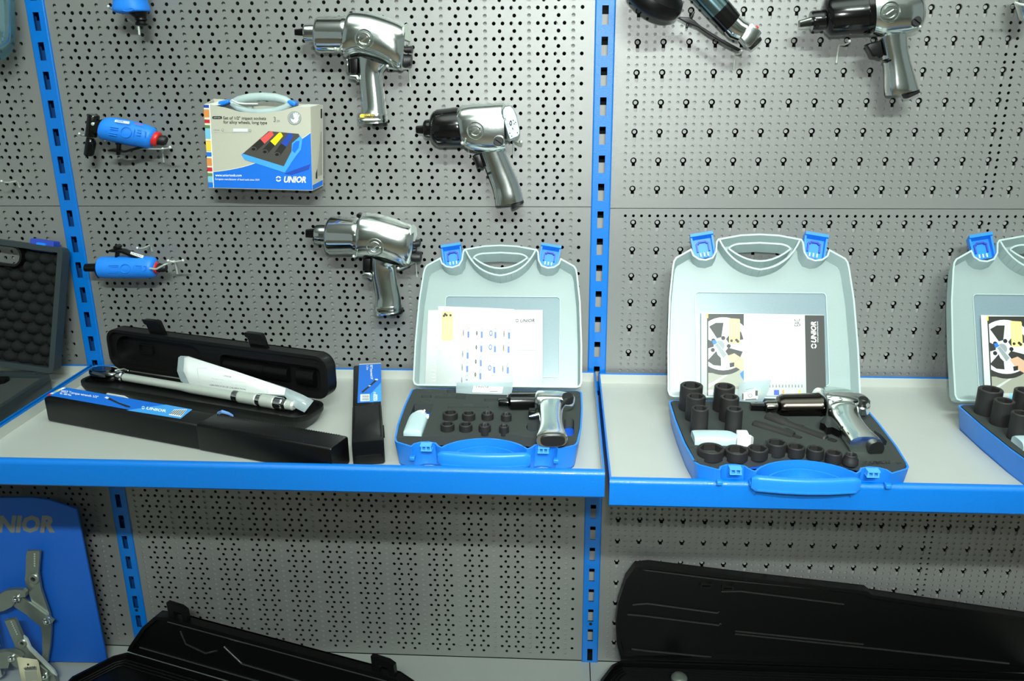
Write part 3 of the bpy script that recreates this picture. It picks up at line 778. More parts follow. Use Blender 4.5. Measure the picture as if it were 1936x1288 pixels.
# --- angle die grinder
g = crop(0, 0, 3.22); Y = -0.048
b = atY(*g(780, 930), Y)
r = thing('die_grinder', 'angled blue-sleeved air die grinder with black head, left of the carton', 'die grinder', (b.x, Y, b.z), 0, 'blue air grinders')
s = grinder_body(r, g, Y, [(628, 735, 612, 830), (645, 718, 622, 848), (700, 716, 680, 862), (820, 740, 790, 886), (900, 762, 870, 898), (940, 782, 905, 904), (952, 805, 922, 895)],
    [(935, 808, 918, 880), (950, 800, 930, 888), (975, 806, 952, 890), (980, 815, 960, 885)], [(970, 825, 955, 882), (1005, 824, 995, 888), (1018, 836, 1008, 880)])
hd = MB(); hd.loft(pairs([(540, 692, 600, 704), (536, 700, 605, 712), (522, 810, 590, 822), (516, 826, 588, 838)], g, Y), 28).build('angle_head', GUN, r, smooth=45)
MB().loft(pairs([(585, 735, 572, 815), (610, 728, 600, 825), (640, 722, 628, 835)], g, Y), 28).build('neck', BLACKG, r)
MB().loft(pairs([(528, 835, 570, 842), (525, 850, 580, 858), (522, 866, 584, 876), (512, 935, 570, 945), (516, 945, 562, 952)], g, Y), 20).build('collet', GUN, r)
C = atY(*g(565, 755), Y - 0.0125); MB().lathe([(0.0028, -0.004), (0.0028, 0.001), (0.0018, 0.0015)], C, NY, 12).build('screw', STEEL, r)
prism(MB(), [(665, 912), (690, 905), (760, 918), (850, 890), (905, 895), (860, 905), (770, 928), (700, 922), (668, 920)], g, Y, -0.007, 0.007).build('lever', BLACKG, r, bevel=0.001)
prism(MB(), [(715, 868), (735, 872), (728, 945), (712, 942)], g, Y, -0.004, 0.004).build('lever_post', BLACKG, r, bevel=0.0008)
P_ = Print(mapY(g, Y - 0.0212)); P_.poly([(702, 728), (790, 740), (786, 756), (696, 742)], 'pale'); P_.text('UNIOR', (708, 740), (750, 745), 8, 'blue', 0.2, 0.02)
P_.poly([(820, 750), (870, 757), (868, 762), (818, 754)], 'coral'); P_.build('sleeve_label', s)
embossed(g, Y - 0.0228, [[(670, 772), (720, 780)], [(668, 785), (718, 793)], [(664, 808), (712, 816)], [(662, 820), (710, 828)], [(768 + 32 * math.cos(t / 3), 805 + 32 * math.sin(t / 3)) for t in range(20)], [(820, 785), (812, 830)], [(835, 790), (860, 794)], [(833, 805), (858, 810)], [(830, 822), (855, 826)], [(875, 800), (888, 802), (882, 835)]], s)
hook('wire hook with white tip left of the angled blue grinder head', *g(483, 815), -0.062, 0.012, lean=0.012)
m = MB(); m.tube([atY(*g(a, b), y) for a, b, y in ((850, 905, -0.030), (900, 906, -0.050), (985, 908, -0.070), (1035, 900, -0.078))], 0.0013, 8)
m.tube([atY(*g(a, b), y) for a, b, y in ((990, 905, -0.07), (988, 930, -0.006), (993, 945, -0.003), (998, 990, -0.002))], 0.0018, 8)
m.lathe([(0.0006, -0.003), (0.0022, -0.002), (0.003, 0), (0.0022, 0.002), (0.0006, 0.003)], atY(*g(1035, 898), -0.079), NY, 12)
tag(m.build('wire_hook', STEEL, None), 'wire hook under the tail of the angled blue grinder', 'hook', 'wire hooks in the perforated panels')

# --- blue drill at the top edge
g = crop(200, 0, 16.1); Y = -0.05
b = atY(*g(1100, 790), Y)
r = thing('air_drill', 'blue air tool with black chuck cut off at the top edge', 'air drill', (b.x, Y, b.z), 0)
MB().loft(pairs([(330, -700, 1150, -700, 0.026, 2.4), (300, -300, 1190, -300, 0.027, 2.4), (310, 0, 1215, 0, 0.027, 2.5), (270, 300, 1290, 260, 0.027, 2.6), (400, 400, 1290, 335, 0.025, 2.6), (560, 430, 1230, 350, 0.020, 2.6)], g, Y), 32, 3).build('body_sleeve', BLUES, r, smooth=50)
m = MB(); m.tube([atY(*g(520 + 160 + 160 * math.cos(t / 3.2), 290 + 50 * math.sin(t / 3.2) - 0.08 * (160 * math.cos(t / 3.2))), Y - 0.0262) for t in range(21)], 0.0007, 6); m.build('raised_oval', BLUES, r)
MB().loft(pairs([(690, 380, 1240, 330, 0.020, 2.2), (860, 520, 1240, 480, None), (905, 560, 1250, 545, None), (900, 600, 1270, 600, None), (940, 640, 1220, 640, None), (905, 720, 1270, 720, None), (920, 770, 1262, 770, None), (1020, 790, 1180, 790, None)], g, Y), 28).build('chuck', BLACKG, r, smooth=40)
MB().tube([atY(*g(1000, 790), Y - 0.004), atY(*g(1025, 1060), Y - 0.004)], 0.0018, 8).build('chuck_pin', STEEL, r)
hook('wire hook with bright tip left of the blue tool at the top edge', *g(78, 198), -0.07, 0.02, lean=0.02)
hook('tiny wire hook beside the black chuck at the top edge', *g(695, 592), -0.03, 0.01)

# --- wrapped chrome tool, top left corner
Y = -0.06; g = crop(0, 0, 1.0)
b = atY(5, 118, Y)
r = thing('wrapped_air_tool', 'chrome tool in teal plastic wrap at the top left corner', 'air tool', (b.x, Y, b.z), 0)
MB().loft(pairs([(-50, -40, 12, -40, 0.02, 2.4), (-52, 20, 16, 10, 0.02, 2.4), (-50, 60, 17, 55, 0.02, 2.5), (-45, 85, 14, 80, 0.02, 2.5), (-40, 97, 4, 92, 0.015, 2.4)], g, Y), 28, 3).build('grip', CHROME, r, smooth=50)
MB().loft(pairs([(-55, -42, 18, -42, 0.026, 2.6), (-58, 20, 22, 10, 0.026, 2.6), (-56, 70, 23, 66, 0.026, 2.6), (-50, 100, 18, 95, 0.024, 2.6), (-40, 118, 8, 112, 0.014, 2.4)], g, Y), 28, 3).build('plastic_wrap', TEAL, r, smooth=50)
hook('wire hook tip at the left edge under the wrapped chrome tool', 3, 343, -0.05, 0.012)

# --- polisher, top right
g = crop(1180, 0, 6.05); Y = -0.062
b = atY(*g(1400, 560), Y)
r = thing('air_polisher', 'silver and black air polisher with round black pad at the top right', 'polisher', (b.x, Y, b.z), 0)
ax = V((0.46, -0.42, 0.78))
C = atY(*g(335, -40), Y - 0.01)
MB().lathe([(0.020, -0.020), (0.042, -0.016), (0.050, -0.008), (0.0515, 0.002), (0.048, 0.012), (0.030, 0.020), (0.022, 0.034), (0.018, 0.060)], C, ax, 44).build('rubber_pad', BLACKG, r, smooth=40)
MB().loft(pairs([(560, -250, 800, -420), (720, -60, 960, -250), (985, 222, 1195, 8)], g, Y), 36).build('motor_housing', pm('teal_grey_metal', (120, 150, 155), 0.2, 1.0, 0.05, 60), r, smooth=45)
MB().loft(pairs([(985, 222, 1195, 8), (1000, 236, 1210, 22), (1135, 376, 1325, 165)], g, Y), 36).build('black_band', GUN, r, smooth=45)
MB().loft(pairs([(1145, 372, 1320, 178), (1200, 432, 1375, 232), (1290, 470, 1445, 268)], g, Y), 36).build('chrome_ring', CHROME, r, smooth=45)
ec = prism(MB(), [(1305, 435), (1418, 275), (1440, 262), (1545, 372), (1540, 395), (1425, 535), (1395, 545)], g, Y, -0.018, 0.018).build('end_block', ALU, r, bevel=0.003)
MB().loft(pairs([(1420, 545, 1560, 420), (1450, 570, 1575, 450)], g, Y), 20).build('air_inlet', RUBBER, r)
lv = prism(MB(), [(610, 205), (640, 193), (740, 200), (800, 235), (860, 292), (1100, 440), (1330, 565), (1300, 590), (1180, 530), (960, 400), (840, 315), (720, 270)], g, Y, -0.007, 0.007).build('lever', BLACKG, r, bevel=0.0012)
prism(MB(), [(785, 130), (808, 138), (770, 215), (748, 205)], g, Y, -0.004, 0.004).build('lever_latch', BLACKG, r, bevel=0.0008)
prism(MB(), [(715, 262), (742, 280), (722, 330), (702, 322)], g, Y, -0.004, 0.004).build('lever_catch', BLACKG, r, bevel=0.0008)
MB().lathe([(0.0028, -0.003), (0.0028, 0.003)], atY(*g(1512, 318), Y - 0.012), V((0.7, -0.3, 0.6)), 12).build('red_button', RED, r)
hook('wire hook hanging below the lever end of the polisher', *g(1345, 580), -0.06, 0.024, ball=0.002)
# --- chrome piece at the right edge
g = crop(1480, 0, 4.246); Y = -0.05
b = atY(*g(1930, 170), Y)
r = thing('air_tool_end', 'chrome tool end cut off at the upper right edge', 'air tool', (b.x, Y, b.z), 0)
MB().loft(pairs([(1875, -60, 2060, -60, None), (1868, 20, 2060, 20, None), (1876, 60, 2050, 60, None), (1905, 155, 2020, 155, None), (1920, 170, 2000, 170, None)], g, Y), 28, 3).build('chrome_end', CHROME, r, smooth=50)
MB().tube([atY(*g(a, b), -0.08) for a, b in ((1862, 20), (1900, 34), (1936, 40))], 0.002, 8).build('hanging_bail', STEEL, r)

# ================================================================== PRINTED CARTON
g = crop(370, 160, 5.854); YF = -0.066
TLc, TRc = atY(*g(90, 220), YF), atY(*g(1270, 245), YF); BLc, BRc = atY(*g(145, 1140), YF), atY(*g(1290, 1170), YF)
c0 = (BLc + BRc) / 2
r = thing('printed_carton', 'grey and blue printed carton with a carry case inside, hung by its handle', 'box', (c0.x, YF, c0.z), 0)
D = 0.036
mp = mapY(g, YF)
front = [(90, 218), (165, 222), (330, 255), (480, 300), (640, 315), (800, 312), (960, 288), (1120, 240), (1270, 245), (1290, 1170), (145, 1140)]
m = MB()
fp = [mp(a, b, 0) for a, b in front]; bp = [p + V((0, 0.0008, 0)) for p in fp]
m.rings([bp, fp], True, True)
m.build('front_panel', CARTON, r)
def slab(P, name, mat):
    n_ = (P[1] - P[0]).cross(P[-1] - P[0]).normalized() * 0.0008
    MB().rings([P, [p - n_ for p in P]]).build(name, mat, r)
sR = V((0.012, D, 0.001))
slab([TRc, BRc, BRc + V((0.010, D, 0.004)), TRc + sR], 'side_panel', CARTON)
slab([BLc, TLc, TLc + V((0.004, D, 0.008)), BLc + V((0.004, D, 0.004))], 'side_panel', CARTON)
slab([BLc, BRc, BRc + V((0.010, D, 0.004)), BLc + V((0.004, D, 0.004))], 'bottom_panel', CARTON)
slab([TLc + V((0.004, D, 0.008)), TRc + sR, BRc + V((0.010, D, 0.004)), BLc + V((0.004, D, 0.004))], 'back_panel', CARTON)
a0 = mp(90, 218, 0); a1 = mp(240, 225, 0)
slab([a0, a1, a1 + V((0.012, D, 0.002)), a0 + V((0.010, D, 0.002))], 'top_flap', CARTW)
a0 = mp(1120, 240, 0); a1 = mp(1270, 245, 0)
slab([a0, a1, a1 + V((0.006, D, 0.002)), a0 + V((0.010, D, 0.002))], 'top_flap', CARTW)
P_ = Print(mp)
# colour strip
cols = [(225, 255, 'dblue'), (258, 272, 'cream'), (280, 360, 'orange'), (364, 382, 'cream'), (388, 424, 'red'), (428, 445, 'cream'), (450, 482, 'green'), (490, 596, 'cyan'), (600, 622, 'cream'), (628, 730, 'yellow'), (734, 745, 'cream'), (750, 794, 'blue'), (798, 812, 'cream'), (816, 896, 'orange'), (900, 914, 'cream'), (918, 958, 'red'), (962, 976, 'cream'), (982, 1012, 'green'), (1020, 1076, 'cyan'), (1082, 1138, 'blue')]
for y0, y1, c in cols:
    x = lambda y: 86 + (y - 220) * 0.06
    P_.poly([(x(y0), y0), (x(y0) + 58, y0 + 2), (x(y1) + 58, y1 + 2), (x(y1), y1)], c)
P_.poly([(148, 222), (156, 222), (202, 1140), (194, 1140)], 'white')
cur = bez((195, 968), (560, 935), (800, 810), 8)[:-1] + bez((800, 810), (1080, 680), (1272, 535), 8)
P_.poly([(202, 1140), (195, 968)] + cur + [(1290, 1168)], 'blue')
for i in range(len(cur) - 1): P_.poly([cur[i], cur[i + 1], (cur[i + 1][0], cur[i + 1][1] - 6), (cur[i][0], cur[i][1] - 6)], 'cream')
P_.poly(rrect(183, 350, 291, 380, 13), 'dark'); P_.text('607/4A', (198, 374), (276, 374), 16, 'lgrey')
P_.text('Set of 1/2" impact sockets', (304, 384), (778, 390), 34, 'dark', 0, 0.012)
P_.text('for alloy wheels, long type', (306, 430), (790, 438), 34, 'dark', 0, 0.012)
P_.text('3', (862, 412), (886, 412), 58, 'grey', 0, 0.02).text('pcs', (898, 412), (930, 412), 20, 'grey')
P_.text('17-21', (200, 510), (262, 510), 14, 'grey').poly(circ(297, 502, 13, 12), 'grey').poly(circ(297, 502, 9, 12), 'lgrey')
P_.rect(414, 488, 575, 520, 'pale').poly(circ(600, 509, 13, 12), 'grey').poly(circ(600, 509, 8, 12), 'lgrey').rect(200, 527, 612, 530, 'lgrey')
# glove mark
P_.poly(circ(1093, 370, 75, 24), 'grey').poly(circ(1093, 370, 69, 24), 'lgrey').poly(circ(1093, 370, 64, 24), 'dsilver')
P_.poly([(1055, 400), (1060, 380), (1085, 390), (1100, 360), (1130, 370), (1140, 385), (1120, 420), (1085, 425)], 'white')
for a, b, c, d in ((1090, 365, 1085, 318), (1103, 362, 1105, 310), (1117, 364, 1124, 315), (1130, 372, 1142, 332), (1068, 388, 1048, 378)):
    P_.poly([(a - 7, b), (a + 7, b), (c + 6, d), (c - 6, d)], 'white')
# picture of the open case with three sockets
P_.poly([(980, 985), (1270, 880), (1250, 940), (1060, 1000)], 'dblue')
P_.poly([(505, 775), (520, 760), (1030, 860), (1050, 880), (985, 975), (540, 830)], 'blue2')
P_.poly([(505, 772), (640, 690), (1000, 560), (1150, 560), (1180, 600), (1165, 720), (1110, 790), (1045, 880), (975, 905)], 'blue2')
P_.poly([(520, 765), (808, 515), (1140, 545), (1150, 575), (1075, 640), (1060, 740), (975, 905)], 'foamk')
P_.poly([(1065, 650), (1110, 612), (1172, 606), (1165, 720), (1110, 790), (1060, 760)], 'blue2').poly([(1075, 660), (1112, 626), (1150, 622), (1140, 700), (1095, 760), (1066, 730)], 'blue')
for ax_, ay, bx, by, c in ((640, 715, 845, 535, 'coral'), (765, 745, 945, 550, 'bright'), (900, 775, 1055, 555, 'dblue')):
    dx, dy = bx - ax_, by - ay; L_ = math.hypot(dx, dy); nx, ny = -dy / L_ * 36, dx / L_ * 36
    mx_, my = ax_ + dx * 0.48, ay + dy * 0.48
    P_.poly([(ax_ + nx, ay + ny), (ax_ - nx, ay - ny), (mx_ - nx, my - ny), (mx_ + nx, my + ny)], 'dark')
    P_.poly([(mx_ + nx, my + ny), (mx_ - nx, my - ny), (bx - nx * .8, by - ny * .8), (bx, by - 18), (bx + nx * .8, by + ny * .8)], c)
    P_.poly(circ(ax_, ay, 36, 14, 0, 28), 'foamk').poly(circ(ax_, ay, 22, 12, 0, 16), 'black')
P_.text('www.uniortools.com', (216, 1016), (508, 1018), 28, 'white', 0, 0.01)
P_.text('European manufacturer of hand tools since 1919', (216, 1055), (704, 1066), 22, 'white')
P_.logo(916, 1044, 30, 'white').text('UNIOR', (976, 1082), (1222, 1084), 68, 'white', 0.22, 0.035)
P_.build('front_print', r)
# narrow right side print
def side_map(a, b, l):
    t = (a - 1275) / 110.0; Pq = TRc.lerp(BRc, (b - 245) / 925.0); Q = (TRc + sR).lerp(BRc + V((0.010, D, 0.004)), (b - 245) / 925.0)
    return Pq.lerp(Q, t) + V((l * 1.2, -l * 0.4, 0))
P_ = Print(side_map)
P_.poly([(1278, 1115), (1380, 1105), (1380, 1165), (1278, 1168)], 'blue').rect(1310, 950, 1326, 1060, 'dark')
for k in range(9): P_.rect(1330 + k * 5, 540, 1332 + k * 5, 1040, 'grey')
P_.rect(1362, 285, 1376, 390, 'dark')
P_.build('side_print', r)
# carry-case handle standing out of the carton
def hmap(a, b, y): return atY(*g(a, b), y)
m = MB()
top = [(400, 190), (480, 150), (600, 124), (740, 114), (880, 124), (990, 150), (1060, 200)]
m.tube([hmap(a, b + 18, YF + 0.018) for a, b in top], [0.006, 0.0065, 0.007, 0.007, 0.007, 0.0065, 0.006], 14)
low = [(400, 205), (470, 260), (580, 300), (740, 308), (880, 296), (1000, 252), (1060, 205)]
m.tube([hmap(a, b, YF + 0.015) for a, b in low], 0.006, 14)
m.build('case_handle', FROST, r, smooth=50)
for q in ([(265, 205), (275, 185), (375, 162), (392, 180), (385, 205), (300, 238)], [(1025, 185), (1045, 168), (1110, 185), (1125, 200), (1118, 238), (1060, 225)]):
    prism(MB(), q, g, YF + 0.018, -0.010, 0.010).build('case_latch', BLUEL, r, bevel=0.002)
# body of the carry case inside the box
lo = mp(170, 330, 0); hi = mp(1240, 1120, 0)
MB().box((lo.x + 0.006, YF + 0.006, hi.z + 0.004), (hi.x - 0.006, YF + D - 0.006, lo.z - 0.004)).build('inner_case', BLUEK, r, bevel=0.004)
m = MB(); m.tube([hmap(a, b, y) for a, b, y in ((395, 170, YF - 0.004), (470, 205, YF + 0.0), (540, 212, YF + 0.002), (690, 214, YF + 0.004))], 0.0016, 8)
m.tube([hmap(625, 212, YF + 0.004), hmap(628, 240, -0.004), hmap(628, 275, -0.003)], 0.0016, 8)
tag(m.build('wire_hook', STEEL, None), 'wire hook through the handle of the printed carton', 'hook', 'wire hooks in the perforated panels')

# ================================================================== SOCKET KITS
def offset_loop(lp, d):
    n = len(lp); out = []
    ar = sum(lp[i][0] * lp[(i + 1) % n][1] - lp[(i + 1) % n][0] * lp[i][1] for i in range(n))
    sg = 1 if ar > 0 else -1
    for i in range(n):
        p, q, s_ = lp[i - 1], lp[i], lp[(i + 1) % n]
        e1 = V((q[0] - p[0], q[1] - p[1])); e2 = V((s_[0] - q[0], s_[1] - q[1]))
        n1 = V((-e1.y, e1.x)).normalized() * sg; n2 = V((-e2.y, e2.x)).normalized() * sg
        b_ = n1 + n2
        b_ = b_.normalized() / max(0.5, b_.normalized().dot(n1))
        out.append((q[0] + b_.x * d, q[1] + b_.y * d))
    return out
half = [(0.47, 0.0), (0.49, 0.008), (0.499, 0.03), (0.4985, 0.25), (0.488, 0.50), (0.47, 0.66), (0.463, 0.695), (0.45, 0.715), (0.365, 0.762), (0.352, 0.728), (0.325, 0.71), (0.29, 0.706), (0.255, 0.718), (0.238, 0.748), (0.233, 0.798), (0.222, 0.814), (0.20, 0.818), (0.10, 0.836)]
OUTL = half + [(0.0, 0.841)] + [(-a, b) for a, b in half[::-1]]
_hb = half[:14]
OUTB = _hb + [(0.218, 0.765)] + bez((0.212, 0.768), (0.15, 0.668), (0.0, 0.655), 8) + bez((0.0, 0.655), (-0.15, 0.668), (-0.212, 0.768), 8)[1:] + [(-0.218, 0.765)] + [(-a, b) for a, b in _hb[::-1]]
LENS = bez((0.165, 0.765), (0.15, 0.785), (0.11, 0.79), 4) + [(0, 0.796)] + bez((-0.11, 0.79), (-0.15, 0.785), (-0.165, 0.765), 4) + bez((-0.165, 0.765), (0.0, 0.635), (0.165, 0.765), 10)[1:-1]
ARC = bez((-0.215, 0.812), (-0.15, 0.67), (0.0, 0.655), 8) + bez((0.0, 0.655), (0.15, 0.67), (0.215, 0.812), 8)[1:]
WIN = rrect(-0.345, 0.075, 0.375, 0.565, 0.02, 3)
def wall_strip(mb, pts, fr, c0, c1, t):
    for i in range(len(pts) - 1):
        (a, b), (c, d) = pts[i], pts[i + 1]
        nx, ny = -(d - b), c - a; L_ = math.hypot(nx, ny) or 1; nx, ny = nx / L_ * t / 2, ny / L_ * t / 2
        mb.rings([[fr(a + nx, b + ny, q), fr(c + nx, d + ny, q), fr(c - nx, d - ny, q), fr(a - nx, b - ny, q)] for q in (c0, c1)])
def kit_case(x0, yh, zb, W, bs, H, alpha, label, dl=0.030):
    """blue base with its milky lid leaning back on the wall"""
    r = thing('tool_case', label, 'tool case', (x0, yh - 0.12, zb), 0, 'blue socket kit cases')
    al = math.radians(alpha)
    d = V((0, math.sin(al), math.cos(al))); n = V((0, -math.cos(al), math.sin(al)))
    def FB(a, b, c):
        k = 1 - 0.035 * (1 - c / H)
        return V((x0 + a * W * k, yh - 0.38 * W * bs - (b * bs - 0.38 * bs) * W * k, zb + c))
    Hp = V((x0, yh + 0.004, zb + H))
    def FD(a, b, c):
        k = 1 - 0.03 * (1 - c / dl)
        return Hp + V((a * W * k, 0, 0)) + d * ((b * k + 0.012) * bs * W) + n * (c - dl)
    t = 0.0028
    inn = offset_loop(OUTL, t / W)
    innb = offset_loop(OUTB, t / W)
    m = MB(); m.plate(OUTB, [], FB, 0.0, t)
    m.plate(OUTB, [innb], FB, 0.0, H)
    b = m.build('base_shell', BLUEK, r, smooth=40)
    m = MB(); m.plate(ARC + [(0.10, 0.828), (0.0, 0.832), (-0.10, 0.828)], [], FB, H * 0.40, H * 0.45)
    wall_strip(m, [(q[0] * 0.86, q[1] * 0.80 + 0.150) for q in ARC], FB, H * 0.42, H * 0.74, t / W)
    m.build('handle_scoop', BLUEK, b)
    MB().plate(offset_loop(OUTB, 0.012), [], FB, H - 0.018, H - 0.016).build('inner_floor', pm('bright_blue_floor', (24, 92, 214), 0.45), b)
    # carry handle bulging past the front edge
    m = MB()
    hs = []
    for a in (-0.235, -0.215, -0.20, -0.10, 0.0, 0.10, 0.20, 0.215, 0.235):
        bb = 0.778 + 0.026 * math.cos(a * math.pi / 0.5)
        w = 0.0062 if abs(a) < 0.21 else (0.006 if abs(a) < 0.23 else 0.003)
        C = FB(a, bb, H * 0.60); hs.append((C, V((0, w, 0)), V((0, 0, H * (0.30 if abs(a) < 0.23 else 0.2))), 4.0))
    m.loft(hs, 24).build('carry_handle', BLUEK, r, smooth=40)
    for s in (-1, 1):
        m = MB()
        for q in (-0.022, 0.0, 0.022):
            c0 = FB(s * 0.295 + q, 0.722, H - 0.004); m.box((c0.x - 0.0012, c0.y - 0.009, c0.z - 0.004), (c0.x + 0.0012, c0.y + 0.002, c0.z + 0.004))
        for dz in (-0.004, 0.004):
            c0 = FB(s * 0.295, 0.722, H - 0.004 + dz); m.box((c0.x - 0.0085, c0.y - 0.010, c0.z - 0.001), (c0.x + 0.0085, c0.y + 0.002, c0.z + 0.001))
        m.build('latch_catch', pm('pale_blue_plastic', (80, 168, 245), 0.4), r)
        for q in (-0.075, 0.068):
            c0 = FB(s * 0.295 + q, 0.772, H * 0.52); MB().box((c0.x - 0.004, c0.y - 0.002, c0.z - 0.003), (c0.x + 0.004, c0.y + 0.010, c0.z + 0.003)).build('latch_pivot', BLUEK, r, bevel=0.001)
    # lid
    m = MB(); m.plate(OUTL, [inn], FD, 0.0, dl)
    wall_strip(m, LENS + LENS[:1], FD, 0.0, dl - 0.002, t / W)
    wall_strip(m, ARC, FD, 0.0, dl - 0.001, t / W)
    lid = m.build('lid', FROST, r, smooth=40)
    MB().plate(inn, [LENS[::-1], WIN], FD, 0.0, 0.0020).build('lid_sheet', FROSTP, lid, smooth=40)
    MB().plate(offset_loop(WIN, 0.0), [], FD, 0.0004, 0.0016).build('lid_window', FROSTW, lid)
    m = MB(); wall_strip(m, WIN + WIN[:1], FD, 0.0015, 0.004, 0.004); m.build('window_frame', FROST, lid)
    for s in (-1, 1):
        def FL2(a, b, c):
            th = s * -0.16
            aa, bb = a * math.cos(th) - b * math.sin(th), a * math.sin(th) + b * math.cos(th)
            return FD(s * 0.297 + aa, 0.765 / 1.0 + bb, 0.012 + c)
        m = MB(); m.plate([(-0.056, -0.03), (0.056, -0.03), (0.062, 0.085), (-0.062, 0.085)], [], FL2, 0.0, 0.003)
        m.plate([(-0.062, 0.07), (0.062, 0.07), (0.062, 0.085), (-0.062, 0.085)], [], FL2, 0.003, 0.016)
        for e in (-1, 1): m.plate([(e * 0.050, -0.03), (e * 0.060, -0.03), (e * 0.062, 0.075), (e * 0.052, 0.075)][::e], [], FL2, 0.003, 0.012)
        l = m.build('latch', BLUEL, r, bevel=0.0)
        m = MB(); wall_strip(m, [(-0.032, 0.0), (-0.032, 0.045), (-0.020, 0.045), (-0.020, 0.052), (0.020, 0.052), (0.020, 0.045), (0.032, 0.045), (0.032, 0.0)], FL2, 0.003, 0.0065, 0.008); m.build('latch_rib', BLUED, l)
        m = MB()
        for q in (-0.02, 0.0, 0.02): m.plate([(q - 0.004, -0.028), (q + 0.004, -0.028), (q + 0.004, -0.008), (q - 0.004, -0.008)], [], FL2, 0.003, 0.007)
        m.build('hinge_lug', pm('pale_latch_plastic', (170, 205, 245), 0.4), l)
    return r, FB, FD, Hp, d, n
def foam_block(r, FB, H, g, zt, holes, th=0.0165, print_fn=None):
    back = [(0.470, 0.012), (0.487, 0.03), (0.487, 0.25), (0.477, 0.48), (0.460, 0.668), (0.30, 0.648), (0.22, 0.642), (0.12, 0.606), (0.0, 0.594)]
    ol = back + [(-a, b) for a, b in back[-2::-1]]
    def in_box(P): return P
    p2 = [tuple(round(q, 5) for q in FB(a, b, H)[:2]) for a, b in ol]
    hs = []
    for h in holes:
        hs.append([tuple(round(q, 5) for q in atZ(*g(a, b), zt)[:2]) for a, b in h])
    m = MB(); m.plate(p2[::-1], hs, FXY, zt - th, zt)
    return m.build('foam_insert', FOAM, r, smooth=30)
def socket(P, rad, h, label, group, flare=0.0, hexr=0.66):
    m = MB(); N = 24
    def ringc(r_, z): return [P + V((r_ * math.cos(2 * math.pi * k / N), r_ * math.sin(2 * math.pi * k / N), z)) for k in range(N)]
    def ringh(r_, z):
        out = []
        for k in range(N):
            a = 2 * math.pi * k / N; q = (a % (math.pi / 3)) - math.pi / 6
            rr = r_ * math.cos(math.pi / 6) / math.cos(q)
            out.append(P + V((rr * math.cos(a), rr * math.sin(a), z)))
        return out
    hr = rad * hexr * 1.16
    m.rings([ringc(rad * (1 + flare), -0.004), ringc(rad * (1 + flare * 0.9), h * 0.25), ringc(rad, h * 0.55), ringc(rad, h - 0.0012), ringc(rad - 0.0012, h), ringc(rad * hexr * 1.2, h), ringh(hr, h - 0.001), ringh(hr, max(-0.002, h - 0.022))])
    o = m.build('impact_socket', SOCK, None, smooth=35)
    return tag(o, label, 'socket', group)
def px_socket(g, a, b, hw, zf, h):
    P = atZ(*g(a, b), zf + h); rad = hw * (g(1, 0)[0] - g(0, 0)[0]) * mpp(P)
    return V((P.x, P.y, zf)), rad
def path_loft(mb, pts, n=24, sub=3, e=2.3, mat=None):
    """pts: (point, half width across in plan, half height)"""
    secs = []
    for i, (P, w, t) in enumerate(pts):
        tg = pts[min(i + 1, len(pts) - 1)][0] - pts[max(i - 1, 0)][0]; tg.z = 0; tg.normalize()
        secs.append((P, V((-tg.y, tg.x, 0)) * w, V((0, 0, t)), e))
    return mb.loft(secs, n, sub, mat)

# ---------------------------------------------------------------- left kit
HK = 0.040
ZK1 = FL_
r, FB, FD, Hp, d_, n_ = kit_case(-0.1815, -0.167, ZK1, 0.300, 1.045, HK, 31, 'blue socket kit case with eight short sockets, beside the short black box')
K1 = r
g1 = crop(720, 710, 4.502); gl = crop(720, 450, 4.442)
zf1 = ZK1 + HK + 0.001
foam_block(r, FB, HK, g1, zf1, [
    [(285, 240), (447, 243), (440, 270), (350, 520), (182, 515), (190, 490)],
    rrect(570, 262, 915, 280, 8, 2), rrect(880, 197, 1000, 222, 10, 2), [(640, 165), (726, 170), (720, 204), (640, 200)],
    rrect(345, 166, 430, 192, 8, 2), [(445, 184), (470, 177), (632, 180), (632, 196), (470, 196)], rrect(565, 118, 638, 150, 6, 2), [(1125, 135), (1170, 138), (1170, 152), (1125, 150)],
    [(1235, 440), (1250, 408), (1290, 396), (1335, 402), (1335, 470), (1290, 480), (1250, 468)], rrect(1560, 366, 1645, 515, 25, 3)])
for tx, p0, p1, hh in (('TOOLS', (370, 138), (435, 140), 16), ('BITS', (345, 226), (400, 228), 14), ('CHISEL', (705, 258), (795, 260), 14), ('BITS', (478, 168), (600, 171), 12)):
    P_ = Print(mapZ(g1, zf1)); P_.text(tx, p0, p1, hh, 'dark'); P_.build('foam_lettering', K1)
names = ['leftmost', 'second', 'third', 'rightmost']
for i, (a, b, hw) in enumerate(((590, 312, 65), (748, 318, 57), (908, 316, 52), (1068, 327, 45), (566, 408, 60), (722, 412, 57), (884, 418, 52), (1048, 427, 42))):
    P, rad = px_socket(g1, a, b, hw, zf1, 0.011)
    socket(P, rad, 0.011, '%s short black socket in the %s row of the left kit' % (names[i % 4], 'back' if i < 4 else 'front'), 'short sockets in the left kit', 0.02 if i in (3, 6, 7) else 0.0)
